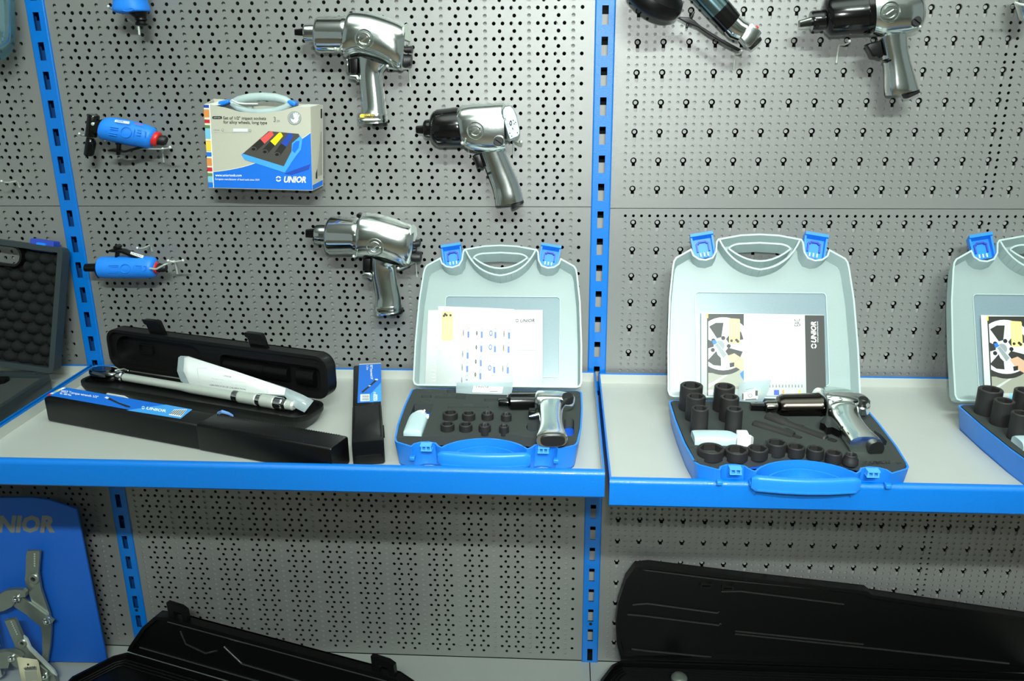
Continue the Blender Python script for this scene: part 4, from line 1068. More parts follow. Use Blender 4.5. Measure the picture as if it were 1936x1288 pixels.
# oil bottle
z0 = zf1 - 0.004
b = atZ(*g1(265, 470), z0)
r = thing('oil_bottle', 'small white oil bottle in a recess beside eight short sockets', 'bottle', (b.x, b.y, z0 - 0.012), 0)
pt = lambda a, b, w, t, z=z0: (atZ(*g1(a, b), z), w, t)
path_loft(MB(), [pt(268, 508, 0.0140, 0.0065), pt(272, 498, 0.0150, 0.0085), pt(294, 440, 0.0152, 0.0090), pt(318, 378, 0.0152, 0.0090), pt(330, 352, 0.0135, 0.0085), pt(336, 342, 0.0090, 0.0070)], 28, 3, 3.0).build('bottle_body', BOTL, r, smooth=50)
path_loft(MB(), [pt(331, 350, 0.0125, 0.0090), pt(340, 335, 0.0100, 0.0082), pt(347, 322, 0.0062, 0.0060)], 24, 2).build('cap', WHITEP, r, smooth=50)
MB().tube([atZ(*g1(352, 330), z0 + 0.006), atZ(*g1(366, 308), z0 + 0.010), atZ(*g1(373, 296), z0 + 0.011)], [0.0026, 0.0021, 0.0016], 10).build('nozzle', WHITEP, r)
P = atZ(*g1(398, 345), z0 + 0.006); MB().lathe([(0.0025, -0.004), (0.0025, 0.002), (0.001, 0.003)], P, (0, 0, 1), 12).build('nozzle_cap', WHITEP, r)
# air ratchet gun lying in the foam
za = zf1 + 0.012
b = atZ(*g1(1440, 350), zf1)
r = thing('impact_wrench', 'small silver impact wrench with black nose lying in the left kit', 'impact wrench', (b.x, b.y, zf1), 0, 'impact wrenches in the kits')
pt = lambda a, b, w, t, z=za: (atZ(*g1(a, b), z), w, t)
path_loft(MB(), [pt(1002, 233, 0.0052, 0.0052), pt(1010, 233, 0.0062, 0.0062), pt(1085, 232, 0.0062, 0.0062)], 20, 1, 2).build('square_drive', GUN, r)
path_loft(MB(), [pt(1080, 226, 0.0075, 0.0075), pt(1092, 224, 0.0128, 0.0128), pt(1105, 223, 0.0142, 0.0142), pt(1300, 222, 0.0142, 0.0142), pt(1325, 222, 0.0150, 0.0150)], 28, 1, 2).build('hammer_case', GUN, r)
path_loft(MB(), [pt(1318, 225, 0.0165, 0.0150), pt(1340, 226, 0.0195, 0.0175), pt(1430, 228, 0.0200, 0.0180), pt(1530, 226, 0.0190, 0.0165), pt(1610, 222, 0.0150, 0.0130), pt(1645, 225, 0.0090, 0.0080)], 28, 3, 2.5).build('housing', ALU, r, smooth=50)
path_loft(MB(), [pt(1455, 240, 0.0235, 0.0130), pt(1448, 300, 0.0205, 0.0135), pt(1447, 380, 0.0185, 0.0130), pt(1450, 450, 0.0190, 0.0130), pt(1453, 505, 0.0220, 0.0130), pt(1455, 540, 0.0238, 0.0125), pt(1456, 552, 0.0225, 0.0110)], 28, 3, 2.7).build('handle', ALU, r, smooth=50)
path_loft(MB(), [pt(1462, 545, 0.0190, 0.0095), pt(1465, 562, 0.0180, 0.0085)], 24, 1, 2.6).build('air_inlet', RUBBER, r)
path_loft(MB(), [pt(1345, 338, 0.004, 0.004), pt(1300, 346, 0.0028, 0.0028), pt(1262, 350, 0.0012, 0.0012)], 12, 2).build('trigger_guard', ALU, r)
m = MB(); q0 = atZ(*g1(1285, 310), za); m.box((q0.x - 0.005, q0.y - 0.008, za - 0.008), (q0.x + 0.006, q0.y + 0.008, za + 0.004)); m.build('trigger', BLACKG, r, bevel=0.001)
P = atZ(*g1(1590, 180), za + 0.014); MB().lathe([(0.0095, -0.010), (0.0095, 0.0), (0.0085, 0.0025)], P, (0, -0.25, 1), 24).build('regulator_knob', RUBBER, r)
# spare bit set beside the left lid
# papers in the left lid
pb = Hp + n_ * (-0.018)
def sheet(name, label, cat, pts, mapper, mat, thick=0.0005, group=None):
    m = MB(); A = [mapper(a, b, 0) for a, b in pts]; B = [mapper(a, b, -thick) for a, b in pts]
    m.rings([B, A]); o = m.build(name, mat, None, smooth=0)
    return tag(o, label, cat, group)
mA = mapP(gl, Hp + n_ * (-0.022), n_); mB_ = mapP(gl, Hp + n_ * (-0.018), n_)
o = sheet('instruction_sheet', 'white text leaflet behind the parts sheet in the left kit lid', 'paper', [(398, 607), (1000, 603), (1358, 605), (1360, 1262), (1000, 1262), (370, 1255)], mA, PAPER)
P_ = Print(mA)
P_.logo(1144, 695, 14, 'dark').text('UNIOR', (1172, 710), (1292, 706), 27, 'dark', 0.25, 0.02)
for y in (740, 797, 850, 905): P_.rect(1125, y, 1335, y + 2, 'lgrey')
P_.rect(1112, 942, 1302, 1028, 'dsilver').rect(1115, 945, 1144, 1025, 'white').rect(1148, 948, 1299, 1024, 'pale')
for k in range(8): P_.rect(1155, 953 + k * 9, 1290 - (k % 3) * 14, 956 + k * 9, 'lgrey')
for c in range(2):
    for k in range(16): P_.rect(1135 + c * 85, 1110 + k * 9, 1135 + c * 85 + 68 - (k * 7 % 23), 1113 + k * 9, 'lgrey')
for k, s in enumerate(('5', '10', '12', '15', '17')): P_.rect(452, 700 + k * 52, 474, 714 + k * 52, 'lgrey')
for k in range(10): P_.rect(430 - (k % 2) * 4, 975 + k * 28, 458, 980 + k * 28, 'lgrey')
P_.build('printed_text', o)
o = sheet('parts_sheet', 'white parts sheet with blue symbols and a yellow warning label in left kit lid', 'paper', [(482, 573), (800, 584), (1118, 598), (1112, 900), (1105, 1262), (800, 1262), (470, 1258), (475, 900)], mB_, PAPER)
P_ = Print(mB_)
P_.poly(rrect(512, 618, 606, 862, 14), 'yellowl')
for a, b in ((540, 640), (530, 655), (552, 650), (585, 650)): P_.poly(circ(a, b, 11, 8), 'dark')
for k in range(3): P_.rect(535 + k * 20, 690, 538 + k * 20, 830, 'beige')
for k in range(5): P_.rect(640 + k * 7, 686, 643 + k * 7, 724, 'lgrey')
for k in range(12):
    for q in range(4): P_.rect(718 + k * 18, 632 + q * 26, 721 + k * 18, 652 + q * 26, 'lgrey')
P_.rect(966, 628, 969, 720, 'lgrey')
for cx_, ys_, kind in ((735, (755, 932, 1045, 1155), 0), (848, (757, 876, 996, 1105), 1), (963, (760, 877, 1052), 2), (1077, (763, 881, 1055), 0)):
    for y in ys_:
        x = cx_ - (y - 755) * 0.035; hh = 82 if not (cx_ == 735 and y == 1155) else 42
        P_.rect(x - 8, y, x + 8, y + hh, 'mblue').rect(x - 5, y + 4, x + 5, y + 30, 'white').rect(x - 4, y + hh + 4, x + 4, y + hh + 8, 'lgrey')
        ix = x - 42
        if kind == 0: P_.poly([(ix - 3, y + 15), (ix + 3, y + 15), (ix + 6, y + 45), (ix + 3, y + 70), (ix - 3, y + 70), (ix - 6, y + 45)], 'grey')
        elif kind == 1: P_.poly([(ix, y + 20), (ix + 9, y + 42), (ix, y + 66), (ix - 9, y + 42)], 'dark').rect(ix - 9, y + 38, ix + 9, y + 46, 'grey')
        else: P_.poly(circ(ix + 4, y + 40, 15, 12, 0, 24), 'mblue').poly(circ(ix + 4, y + 40, 8, 10, 0, 14), 'white')
for k in range(7): P_.rect(545 + k * 10, 910, 548 + k * 10, 946, 'lgrey')
for k in range(6): P_.rect(570 + k * 9, 985, 573 + k * 9, 1016, 'lgrey')
for k in range(6): P_.rect(575 + k * 7, 1180, 578 + k * 7, 1212, 'lgrey')
P_.build('printed_symbols', o)
# clear bag with a white label over the hinge
mC = mapP(g1, atZ(*g1(880, 150), zf1 + 0.003), V((0, -0.45, 0.9)))
o = sheet('plastic_bag', 'clear plastic bag with white label drooping over the left kit hinge', 'bag', [(645, 60), (1120, 60), (1122, 112), (1108, 166), (1000, 164), (760, 158), (640, 150), (640, 105)], mC, BAG)
P_ = Print(mC); P_.poly([(790, 90), (1042, 98), (1030, 152), (778, 142)], 'white').text('UNIOR', (808, 104), (920, 108), 14, 'dark', 0.2, 0.02)
for k in range(8): P_.rect(806 + k * 16, 116, 816 + k * 16, 119, 'lgrey')
P_.rect(925, 134, 995, 140, 'grey'); P_.build('bag_label', o)

# ---------------------------------------------------------------- right kits
g2 = crop(1240, 700, 3.872); g2l = crop(1230, 420, 3.788); gz = crop(1400, 730, 6.914)
def right_kit(dx, which, nshow):
    global OFF
    OFF = V((dx, 0, 0))
    zb = FR_
    lab = {'centre': 'blue socket kit case holding six deep sockets, wheel leaflet in its milky lid', 'edge': 'blue socket kit case cut off by the right edge of the picture'}[which]
    K, FB, FD, Hp, d_, n_ = kit_case(0.2755, -0.197, zb, 0.324, 1.06, HK, 27, lab)
    zf = zb + HK + 0.001
    foam_block(K, FB, HK, g2, zf, [[(915, 432), (958, 420), (1025, 455), (985, 477)], [(1545, 438), (1600, 440), (1650, 475), (1692, 522), (1684, 550), (1640, 545), (1590, 500)],
        [(1008, 396), (1040, 390), (1075, 400), (1096, 418), (1085, 424), (1045, 415)], [(268, 458), (545, 458), (600, 500), (806, 512), (806, 530), (700, 552), (620, 556), (540, 520), (275, 520)]])
    P_ = Print(mapZ(g2, zf)); P_.logo(1538, 674, 12, 'dark').text('UNIOR', (1568, 684), (1720, 680), 20, 'dark', 0.2, 0.03).text('920', (1752, 684), (1800, 683), 14, 'dark'); P_.build('foam_lettering', K)
    P_ = Print(mapZ(g2, zf)); P_.poly([(270, 668), (292, 650), (310, 668)], 'dark').poly([(278, 665), (292, 654), (303, 665)], 'foamk'); P_.build('foam_mark', K)
    P_ = Print(mapZ(g2, zf)); P_.text('2000', (245, 570), (300, 573), 12, 'dark'); P_.build('foam_lettering', K)
    wh = 'the centre kit' if which == 'centre' else 'the edge kit'
    deep = [(262, 108, 83, .042, 'back left'), (505, 115, 75, .042, 'back right'), (295, 188, 70, .040, 'middle left'), (543, 193, 68, .040, 'middle right'), (325, 275, 63, .042, 'front left'), (578, 280, 60, .042, 'front right')]
    for a, b, hw, h, w in deep:
        P, rad = px_socket(g2, a, b, hw, zf, h); socket(P, rad, h, 'tall deep black socket, %s of six in %s' % (w, wh), 'deep sockets in the right kits', 0.02)
    short = [(405, 568, 98), (592, 578, 85), (748, 568, 75), (885, 525, 72), (1027, 555, 65), (1170, 570, 62), (1305, 600, 58), (1430, 615, 45)]
    ordn = ['first', 'second', 'third', 'fourth', 'fifth', 'sixth', 'seventh', 'eighth']
    for i, (a, b, hw) in enumerate(short[:nshow]):
        h = 0.015 if i == 3 else 0.011
        P, rad = px_socket(g2, a, b, hw, zf, h); socket(P, rad, h, '%s short black socket along the front arc of %s' % (ordn[i], wh), 'short sockets in the right kits', 0.0 if i < 7 else 0.28, 0.72)
    # milky bottle
    z0 = zf + 0.002
    b = atZ(*g2(450, 500), z0)
    R_ = thing('oil_bottle', 'milky plastic oil bottle with white cap lying in %s' % wh, 'bottle', (b.x, b.y, zf - 0.01), 0)
    pt = lambda a, b, w, t, z=z0: (atZ(*g2(a, b), z), w, t)
    path_loft(MB(), [pt(272, 505, 0.0155, 0.008), pt(282, 505, 0.0175, 0.0105), pt(400, 506, 0.0180, 0.0110), pt(520, 510, 0.0180, 0.0110), pt(560, 518, 0.0150, 0.0100), pt(595, 524, 0.0095, 0.0085)], 28, 3, 3.0).build('bottle_body', BOTL, R_, smooth=50)
    path_loft(MB(), [pt(590, 524, 0.0105, 0.0100), pt(640, 527, 0.0112, 0.0108), pt(690, 530, 0.0112, 0.0108), pt(698, 532, 0.0095, 0.0090)], 24, 1, 2.6).build('cap', WHITEP, R_)
    m = MB(); q0 = atZ(*g2(632, 490), z0 + 0.004); m.box((q0.x - 0.008, q0.y - 0.006, z0 - 0.004), (q0.x + 0.009, q0.y + 0.010, z0 + 0.012)); m.build('nozzle_cap', WHITEP, R_, bevel=0.002)
    # leaflet with the wheel picture
    mL = mapP(g2l, Hp + n_ * (-0.022), n_)
    o = sheet('wheel_leaflet', 'white leaflet with car wheel photo and black strip, lid of %s' % wh, 'paper', [(362, 648), (800, 658), (1243, 665), (1250, 950), (1258, 1250), (800, 1246), (362, 1243), (362, 950)], mL, PAPER)
    P_ = Print(mL)
    P_.poly([(1104, 667), (1243, 668), (1258, 1248), (1116, 1246)], 'dark')
    P_.logo(1169, 888, 19, 'white', math.pi / 2).text('UNIOR', (1186, 862), (1183, 712), 36, 'white', 0.22, 0.03).text('www.uniortools.com', (1202, 862), (1199, 712), 10, 'white')
    P_.text('EAC', (1072, 744), (1070, 694), 42, 'dark', 0, 0.0)
    P_.rect(404, 660, 413, 1245, 'dark').rect(401, 655, 414, 688, 'yellow')
    bar = ['silver', 'yellow', 'cyan', 'red', 'orange', 'grey', 'yellow', 'lgrey', 'dblue', 'orange', 'beige', 'yellow']
    for k, c in enumerate(bar): P_.rect(412 + k * 59, 1203, 412 + k * 59 + (36 if k % 2 == 0 else 14), 1240, c)
    P_.clip = (413, 658, 668, 1196)
    P_.rect(413, 658, 668, 1196, 'dark')
    P_.poly([(413, 1080), (520, 1085), (668, 1030), (668, 1196), (413, 1196)], 'tile').poly([(413, 1160), (440, 1150), (560, 1080), (570, 1085), (450, 1165), (413, 1190)], 'lgrey')
    P_.poly(circ(520, 888, 205, 40, 0, 208), 'dark').poly(circ(520, 872, 196, 40, 0, 190), 'pale').poly(circ(520, 872, 176, 40, 0, 170), 'silver')
    for k in range(5):
        a = math.radians(72 * k - 105)
        P_.poly([(505 + 55 * math.cos(a - 0.30), 880 + 55 * math.sin(a - 0.30)), (510 + 160 * math.cos(a - 0.34), 876 + 155 * math.sin(a - 0.34)), (510 + 166 * math.cos(a), 876 + 160 * math.sin(a)), (510 + 160 * math.cos(a + 0.34), 876 + 155 * math.sin(a + 0.34)), (505 + 55 * math.cos(a + 0.30), 880 + 55 * math.sin(a + 0.30))], 'dark')
        a += math.radians(36); P_.poly(circ(498 + 62 * math.cos(a), 885 + 58 * math.sin(a), 15, 10), 'black')
    P_.poly(circ(495, 885, 36, 16), 'dsilver')
    P_.poly([(440, 850), (466, 842), (476, 868), (450, 880)], 'blue')
    P_.poly([(455, 880), (480, 865), (575, 985), (595, 1015), (575, 1050), (540, 1010), (480, 950)], 'silver').poly([(462, 880), (480, 868), (545, 950), (520, 975)], 'dsilver')
    P_.poly([(545, 960), (600, 940), (668, 985), (668, 1080), (630, 1050), (590, 1030)], 'skin').poly([(640, 1085), (668, 1060), (668, 1135), (650, 1110)], 'blue').poly([(565, 1010), (600, 1005), (598, 1035), (568, 1042)], 'black')
    P_.clip = None
    P_.poly([(566, 690), (636, 694), (640, 704), (640, 872), (570, 870), (562, 862), (562, 698)], 'yellowl')
    for k in range(3): P_.rect(578 + k * 20, 710, 581 + k * 20, 820, 'beige')
    for a, b in ((580, 850), (615, 845), (625, 855)): P_.poly(circ(a, b, 11, 8), 'dark')
    for k in range(16): P_.rect(712 + k * 23.5, 700 + ((k * 37) % 7) * 22 + (40 if k > 12 else 0) + 40, 715 + k * 23.5, 1150, 'lgrey')
    for k in range(11): P_.rect(850 + k * 23, 1165, 858 + k * 23, 1185, 'grey')
    P_.build('printed_picture', o)
    if which == 'centre':
        mb_ = mapP(g2, atZ(*g2(700, 215), zf + 0.006), V((0, -0.8, 0.55)))
        o = sheet('plastic_bag', 'small clear bag with a printed sticker leaning on the leaflet of the centre kit', 'bag', [(610, 88), (700, 80), (845, 72), (822, 160), (780, 232), (690, 234), (600, 228), (605, 160)], mb_, BAG)
        P_ = Print(mb_); P_.poly([(640, 165), (720, 150), (752, 160), (745, 212), (640, 222)], 'lgrey').poly(circ(690, 187, 17, 14, 0, 14), 'grey').poly(circ(690, 187, 12, 14, 0, 9), 'lgrey')
        P_.rect(632, 172, 642, 215, 'dark').rect(728, 150, 746, 188, 'dark').poly([(655, 214), (735, 208), (735, 214), (655, 220)], 'dark')
        P_.poly([(660, 140), (720, 128), (720, 131), (660, 144)], 'grey').build('sticker', o)
        # two dark extension bars in the foam
        for nm, p0, p1, rr, e0 in (('short dark extension bar nearer the front sockets in the centre kit', (720, 400), (1035, 500), 0.0085, 0.0095), ('long dark extension bar pointing at the wrench handle in the centre kit', (815, 350), (1290, 525), 0.0075, 0.0105)):
            A = atZ(*g2(*p0), zf - 0.002); B = atZ(*g2(*p1), zf - 0.002); dr = (B - A).normalized(); L_ = (B - A).length
            b0 = thing('extension_bar', nm, 'extension bar', ((A.x + B.x) / 2, (A.y + B.y) / 2, zf - 0.011), 0, 'extension bars in the centre kit')
            MB().lathe([(e0 * 0.8, 0), (e0, 0.002), (e0, L_ * 0.28), (rr, L_ * 0.34), (rr, L_ * 0.9), (rr * 0.8, L_ * 0.92)], A, dr, 20).build('bar', SOCK, b0)
            q = B; u = dr.orthogonal().normalized()
            MB().lathe([(0.0062, -0.002), (0.0062, 0.008), (0.0052, 0.010)], q - dr * 0.004, dr, 4).build('drive_square', SOCK, b0)
        za = zf + 0.010
        b = atZ(*gz(1350, 450), zf)
        R_ = thing('impact_wrench', 'silver impact wrench with black nose lying in the centre kit', 'impact wrench', (b.x, b.y, zf), 0, 'impact wrenches in the kits')
        pt = lambda a, b, w, t, z=za: (atZ(*gz(a, b), z), w, t)
        path_loft(MB(), [pt(130, 268, 0.0060, 0.0060, za - .004), pt(330, 272, 0.0065, 0.0065, za - .004)], 16, 1, 5).build('square_drive', GUN, R_)
        path_loft(MB(), [pt(322, 270, 0.0085, 0.0085), pt(340, 270, 0.0098, 0.0098), pt(470, 268, 0.0098, 0.0098), pt(500, 268, 0.0120, 0.0120)], 24, 1, 2).build('nose', pm('smoked_chrome', (120, 116, 110), 0.14, 1.0), R_)
        path_loft(MB(), [pt(470, 268, 0.0110, 0.0110), pt(490, 268, 0.0170, 0.0170), pt(540, 267, 0.0205, 0.0205), pt(985, 262, 0.0215, 0.0215), pt(1010, 262, 0.0230, 0.0230), pt(1035, 262, 0.0230, 0.0230)], 32, 1, 2).build('hammer_case', pm('smoked_black_chrome', (70, 66, 60), 0.16, 1.0), R_)
        path_loft(MB(), [pt(1010, 262, 0.0235, 0.0235), pt(1050, 258, 0.0300, 0.0290), pt(1200, 252, 0.0315, 0.0285), pt(1380, 250, 0.0310, 0.0250), pt(1500, 252, 0.0285, 0.0200), pt(1620, 258, 0.0235, 0.0150), pt(1690, 268, 0.0130, 0.0085)], 32, 3, 2.6).build('housing', ALU, R_, smooth=50)
        path_loft(MB(), [pt(1340, 320, 0.0255, 0.0160), pt(1370, 430, 0.0230, 0.0160), pt(1425, 520, 0.0212, 0.0158), pt(1515, 640, 0.0212, 0.0155), pt(1600, 735, 0.0230, 0.0155), pt(1640, 785, 0.0240, 0.0150)], 28, 3, 2.6).build('handle', ALU, R_, smooth=50)
        path_loft(MB(), [pt(1720, 770, 0.0110, 0.0110, za - .002), pt(1780, 825, 0.0115, 0.0110, za - .002)], 20, 1, 2.3).build('air_inlet', RUBBER, R_)
        m = MB(); m.plate([tuple(round(q, 5) for q in atZ(*gz(a, b), za)[:2]) for a, b in ((1050, 470), (1100, 420), (1190, 420), (1300, 610), (1200, 560), (1130, 570), (1100, 520), (1040, 500))], [], FXY, za - 0.008, za + 0.003); m.build('trigger', BLACKG, R_)
        P = atZ(*gz(1590, 250), za + 0.012); MB().lathe([(0.0125, -0.012), (0.0125, 0.0), (0.011, 0.002)], P, (0, -0.2, 1), 24).build('knob_seat', ALU, R_)
        MB().lathe([(0.0055, 0.0), (0.0055, 0.006), (0.0075, 0.007), (0.0075, 0.012), (0.006, 0.0135)], P, (0, -0.2, 1), 24).build('regulator_knob', RUBBER, R_)
        P = atZ(*gz(1325, 540), za + 0.014); MB().lathe([(0.0022, -0.002), (0.0022, 0.001)], P, (0, 0, 1), 12).build('pin', SOCK, R_)
        m = MB(); Pc = atZ(*gz(1235, 165), za + 0.0275); m.tube([Pc + V((0.011 * math.cos(t), 0.008 * math.sin(t), -0.0005)) for t in [k * math.pi / 10 for k in range(20)]], 0.0009, 6, closed=True); m.build('emblem', ALU, R_)
    OFF = V((0, 0, 0))
right_kit(0.0, 'centre', 8)
right_kit(0.477, 'edge', 1)

# ================================================================== TORQUE WRENCH CASE
def frame_at(P, ang):
    ex = V((math.cos(ang), math.sin(ang), 0)); ev = V((math.sin(ang), -math.cos(ang), 0))     # ev: towards the viewer
    return P, ex, ev
A18 = math.radians(-18.0)
P0, ex, ev = frame_at(V((-0.930, -0.066, 0)), A18)
z0 = FL_
def TB_(a, b, c): return P0 + ex * a + ev * b + V((0, 0, c))                    # plan coordinates
r = thing('torque_wrench_case', 'open black plastic case with a torque wrench, left on the middle shelf', 'tool case', TB_(0.24, 0.04, z0), 0)
H = 0.032
ol = rrect(-0.012, 0.0, 0.487, 0.079, 0.026, 5); il = rrect(-0.006, 0.006, 0.481, 0.073, 0.021, 5)
def taper(ol_, k, c):
    return [TB_(0.2375 + (a - 0.2375) * (1 - (1 - k) * 0.35), 0.0395 + (b - 0.0395) * k, c) for a, b in ol_]
m = MB(); m.rings([taper(ol, 0.80, z0), taper(ol, 0.90, z0 + 0.010), taper(ol, 0.985, z0 + H - 0.010), taper(ol, 1.0, z0 + H - 0.008), taper(ol, 1.0, z0 + H), taper(il, 1.0, z0 + H), taper(il, 0.98, z0 + H - 0.007)])
m.build('base_shell', BLACKP, r, smooth=35)
m = MB(); m.rings([taper(rrect(0.01, 0.030, 0.47, 0.066, 0.016, 5), 1.0, z0 + H - 0.0066), taper(rrect(0.01, 0.030, 0.47, 0.066, 0.016, 5), 1.0, z0 + H - 0.004)], False, True); m.build('wrench_bed', BLACKG, r)
# lid
def TL_(a, h, c): return P0 + ex * a + ev * (-0.001 + c) + V((0, 0, z0 + H + 0.002 + h))
lo_ = rrect(-0.004, 0.0, 0.487, 0.079, 0.024, 5)
sh_ = rrect(0.012, 0.012, 0.215, 0.066, 0.026, 5)
sh2 = [(0.225, 0.058), (0.19, 0.060), (0.19, 0.038), (0.25, 0.034), (0.25, 0.012), (0.452, 0.012), (0.452, 0.004), (0.468, 0.004), (0.468, 0.062), (0.452, 0.062), (0.452, 0.054), (0.30, 0.054), (0.26, 0.060)]
m = MB(); m.plate(lo_, [offset_loop(lo_, 0.006)], TL_, -0.026, 0.0); m.plate(lo_, [], TL_, -0.026, -0.022)
m.plate(offset_loop(lo_, 0.003), [offset_loop(sh_, 0.0), sh2[::-1][2:-1] if False else rrect(0.255, 0.010, 0.468, 0.056, 0.012, 4)], TL_, -0.022, -0.006)
lid = m.build('lid', BLACKP, r, smooth=35)
m = MB(); m.loft([(TL_(a, 0.030, -0.020), V((0, 0, 0.016)), ev * 0.013, 2.0) for a in (0.258, 0.262, 0.345)], 24)
m.loft([(TL_(a, 0.030, -0.020), V((0, 0, 0.014)), ev * 0.011, 2.0) for a in (0.345, 0.395)], 24)
m.loft([(TL_(a, 0.030, -0.020), V((0, 0, 0.016)), ev * 0.012, 2.0) for a in (0.415, 0.450)], 24); m.build('handle_mould', BLACKG, lid)
m = MB(); m.plate(rrect(0.055, 0.030, 0.088, 0.050, 0.002, 2), [rrect(0.057, 0.032, 0.086, 0.048, 0.002, 2)], TL_, -0.022, -0.017); m.build('moulded_frame', BLACKP, lid)
for a in (0.118, 0.345):
    def FLt(q, h, c): return TL_(a + q + (h - 0.074) * -0.10, h, -0.008 + c + (h - 0.08) * 0.25)
    m = MB(); m.plate(rrect(-0.017, 0.070, 0.019, 0.108, 0.003, 2), [], FLt, -0.003, 0.003); m.plate(rrect(-0.017, 0.098, 0.019, 0.108, 0.003, 2), [], FLt, 0.003, 0.007)
    m.build('latch', BLACKG, r, smooth=40)
prismw = MB(); prismw.plate([(0.035, 0.010), (0.05, 0.004), (0.09, 0.004), (0.10, 0.013), (0.085, 0.020), (0.045, 0.020)], [], lambda a, h, c: TB_(a + 0.02, 0.079 + c - (0.02 - h) * 0.2, z0 + h), -0.002, 0.001)
prismw.build('white_oval', PAPER, r)  # flat white oval on the front wall of the base
# torque wrench
gw = crop(60, 580, 3.1226); zw = z0 + H + 0.006
W0 = atZ(*gw(440, 398), zw); W1 = atZ(*gw(1590, 592), zw); dr = (W1 - W0); LW = dr.length; dr.normalize()
r = thing('torque_wrench', 'steel torque wrench with knurled grip lying in the open black case', 'torque wrench', (W0 + W1) / 2 - V((0, 0, 0.008)), 0)
at = lambda t: W0 + dr * t
sd = V((0, 0, 1)).cross(dr).normalized()
hd = at(-0.004)
m = MB(); m.loft([(hd + V((0, 0, q)), dr * (0.034 * k), sd * (0.019 * k), 2.0) for q, k in ((-0.010, 0.85), (-0.007, 0.97), (0.002, 1.0), (0.006, 0.97), (0.0085, 0.88))], 36); hdo = m.build('ratchet_head', pm('dark_chrome', (120, 124, 124), 0.12, 1.0), r, smooth=45)
m = MB(); m.loft([(hd + V((0, 0, q)) - dr * 0.004, dr * (0.022 * k), sd * (0.013 * k), 2.0) for q, k in ((0.0085, 1.0), (0.0098, 0.95))], 30); m.build('head_cover', GUN, hdo)
m = MB(); m.tube([hd + dr * 0.026 + sd * 0.002 + V((0, 0, 0.008)), hd + dr * 0.038 + sd * 0.012 + V((0, 0, 0.010)), hd + dr * 0.050 + sd * 0.012 + V((0, 0, 0.009))], [0.003, 0.003, 0.002], 10); m.build('reversing_lever', CHROME, hdo)
MB().lathe([(0.0085, 0.030), (0.0095, 0.034), (0.0095, 0.040), (0.0075, 0.042), (0.0075, 0.046)], W0, dr, 24).build('neck', CHROME, r)
MB().lathe([(0.0072, 0.044), (0.0075, 0.046), (0.0075, 0.180), (0.0082, 0.190), (0.0092, 0.205), (0.0092, LW * 0.685)], W0, dr, 28).build('tube', STEEL, r)
t0 = LW * 0.68
MB().lathe([(0.0100, t0), (0.0102, t0 + 0.002), (0.0102, t0 + 0.010), (0.0098, t0 + 0.012)], W0, dr, 28).build('grip_ring', CHROME, r)
def knurl(ta, tb, rad):
    m = MB(); N = 40; K = max(4, int((tb - ta) / 0.0022)); u = dr.orthogonal().normalized(); w = dr.cross(u); rs = []
    for k in range(K + 1):
        t = ta + (tb - ta) * k / K
        rs.append([W0 + dr * t + (u * math.cos(2 * math.pi * j / N) + w * math.sin(2 * math.pi * j / N)) * (rad + (0.0005 if (j + k) % 2 else -0.0003)) for j in range(N)])
    return m.rings(rs).build('knurled_grip', STEEL, r, smooth=0)
knurl(t0 + 0.012, t0 + 0.050, 0.0105)
MB().lathe([(0.0098, t0 + 0.050), (0.0098, t0 + 0.060)], W0, dr, 28).build('grip_ring', CHROME, r)
knurl(t0 + 0.060, t0 + 0.088, 0.0108)
MB().lathe([(0.0106, t0 + 0.088), (0.0108, t0 + 0.090), (0.0108, t0 + 0.103), (0.0085, t0 + 0.106)], W0, dr, 28).build('end_cap', CHROME, r)
MB().lathe([(0.0105, t0 + 0.105), (0.0105, t0 + 0.112)], W0, dr, 6).build('lock_nut', CHROME, r)
MB().lathe([(0.0085, t0 + 0.112), (0.0085, t0 + 0.124), (0.006, t0 + 0.127)], W0, dr, 24).build('setting_knob', STEEL, r)
# certificate in a clear sleeve
Pm = TB_(0.30, 0.045, z0 + H + 0.014); Nm = (ev * 0.62 + V((0, 0, 0.78)))
mS = mapP(gw, Pm, Nm); mS2 = mapP(gw, Pm - Nm * 0.0012, Nm)
o = sheet('calibration_certificate', 'white folded certificate sheet lying across the torque wrench case', 'paper', [(900, 300), (925, 296), (1200, 380), (1500, 482), (1492, 522), (1380, 515), (1180, 500), (930, 455), (895, 380)], mS, PAPER)
P_ = Print(mS)
P_.text('UNIOR', (1132, 412), (1178, 420), 9, 'grey', 0, 0.01).text('Kovaska cesta 10, Zrece 3214, Slovenija', (1064, 426), (1262, 452), 6, 'lgrey').text('Tel. 386 3 757 81 00', (1045, 442), (1120, 452), 6, 'lgrey').text('Fax. 386 3 576 26 43', (1180, 463), (1266, 476), 6, 'lgrey')
P_.text('CERTIFICATE OF CALIBRATION', (1050, 466), (1262, 494), 9, 'dark', 0.1, 0.0)
P_.poly([(975, 365), (978, 365), (988, 452), (985, 452)], 'lgrey').poly([(1388, 470), (1391, 470), (1392, 512), (1389, 512)], 'lgrey').poly([(978, 364), (1040, 362), (1040, 364), (978, 366)], 'lgrey')
P_.build('printed_text', o)
mv = [(865, 300), (880, 290), (925, 292), (1500, 478), (1600, 520), (1665, 555), (1610, 625), (1560, 600), (1510, 548), (1495, 530), (1180, 505), (915, 460), (880, 440), (858, 380)]
o = sheet('plastic_sleeve', 'clear plastic sleeve around the certificate, its end hanging over the wrench tip', 'bag', mv, mS2, BAG)
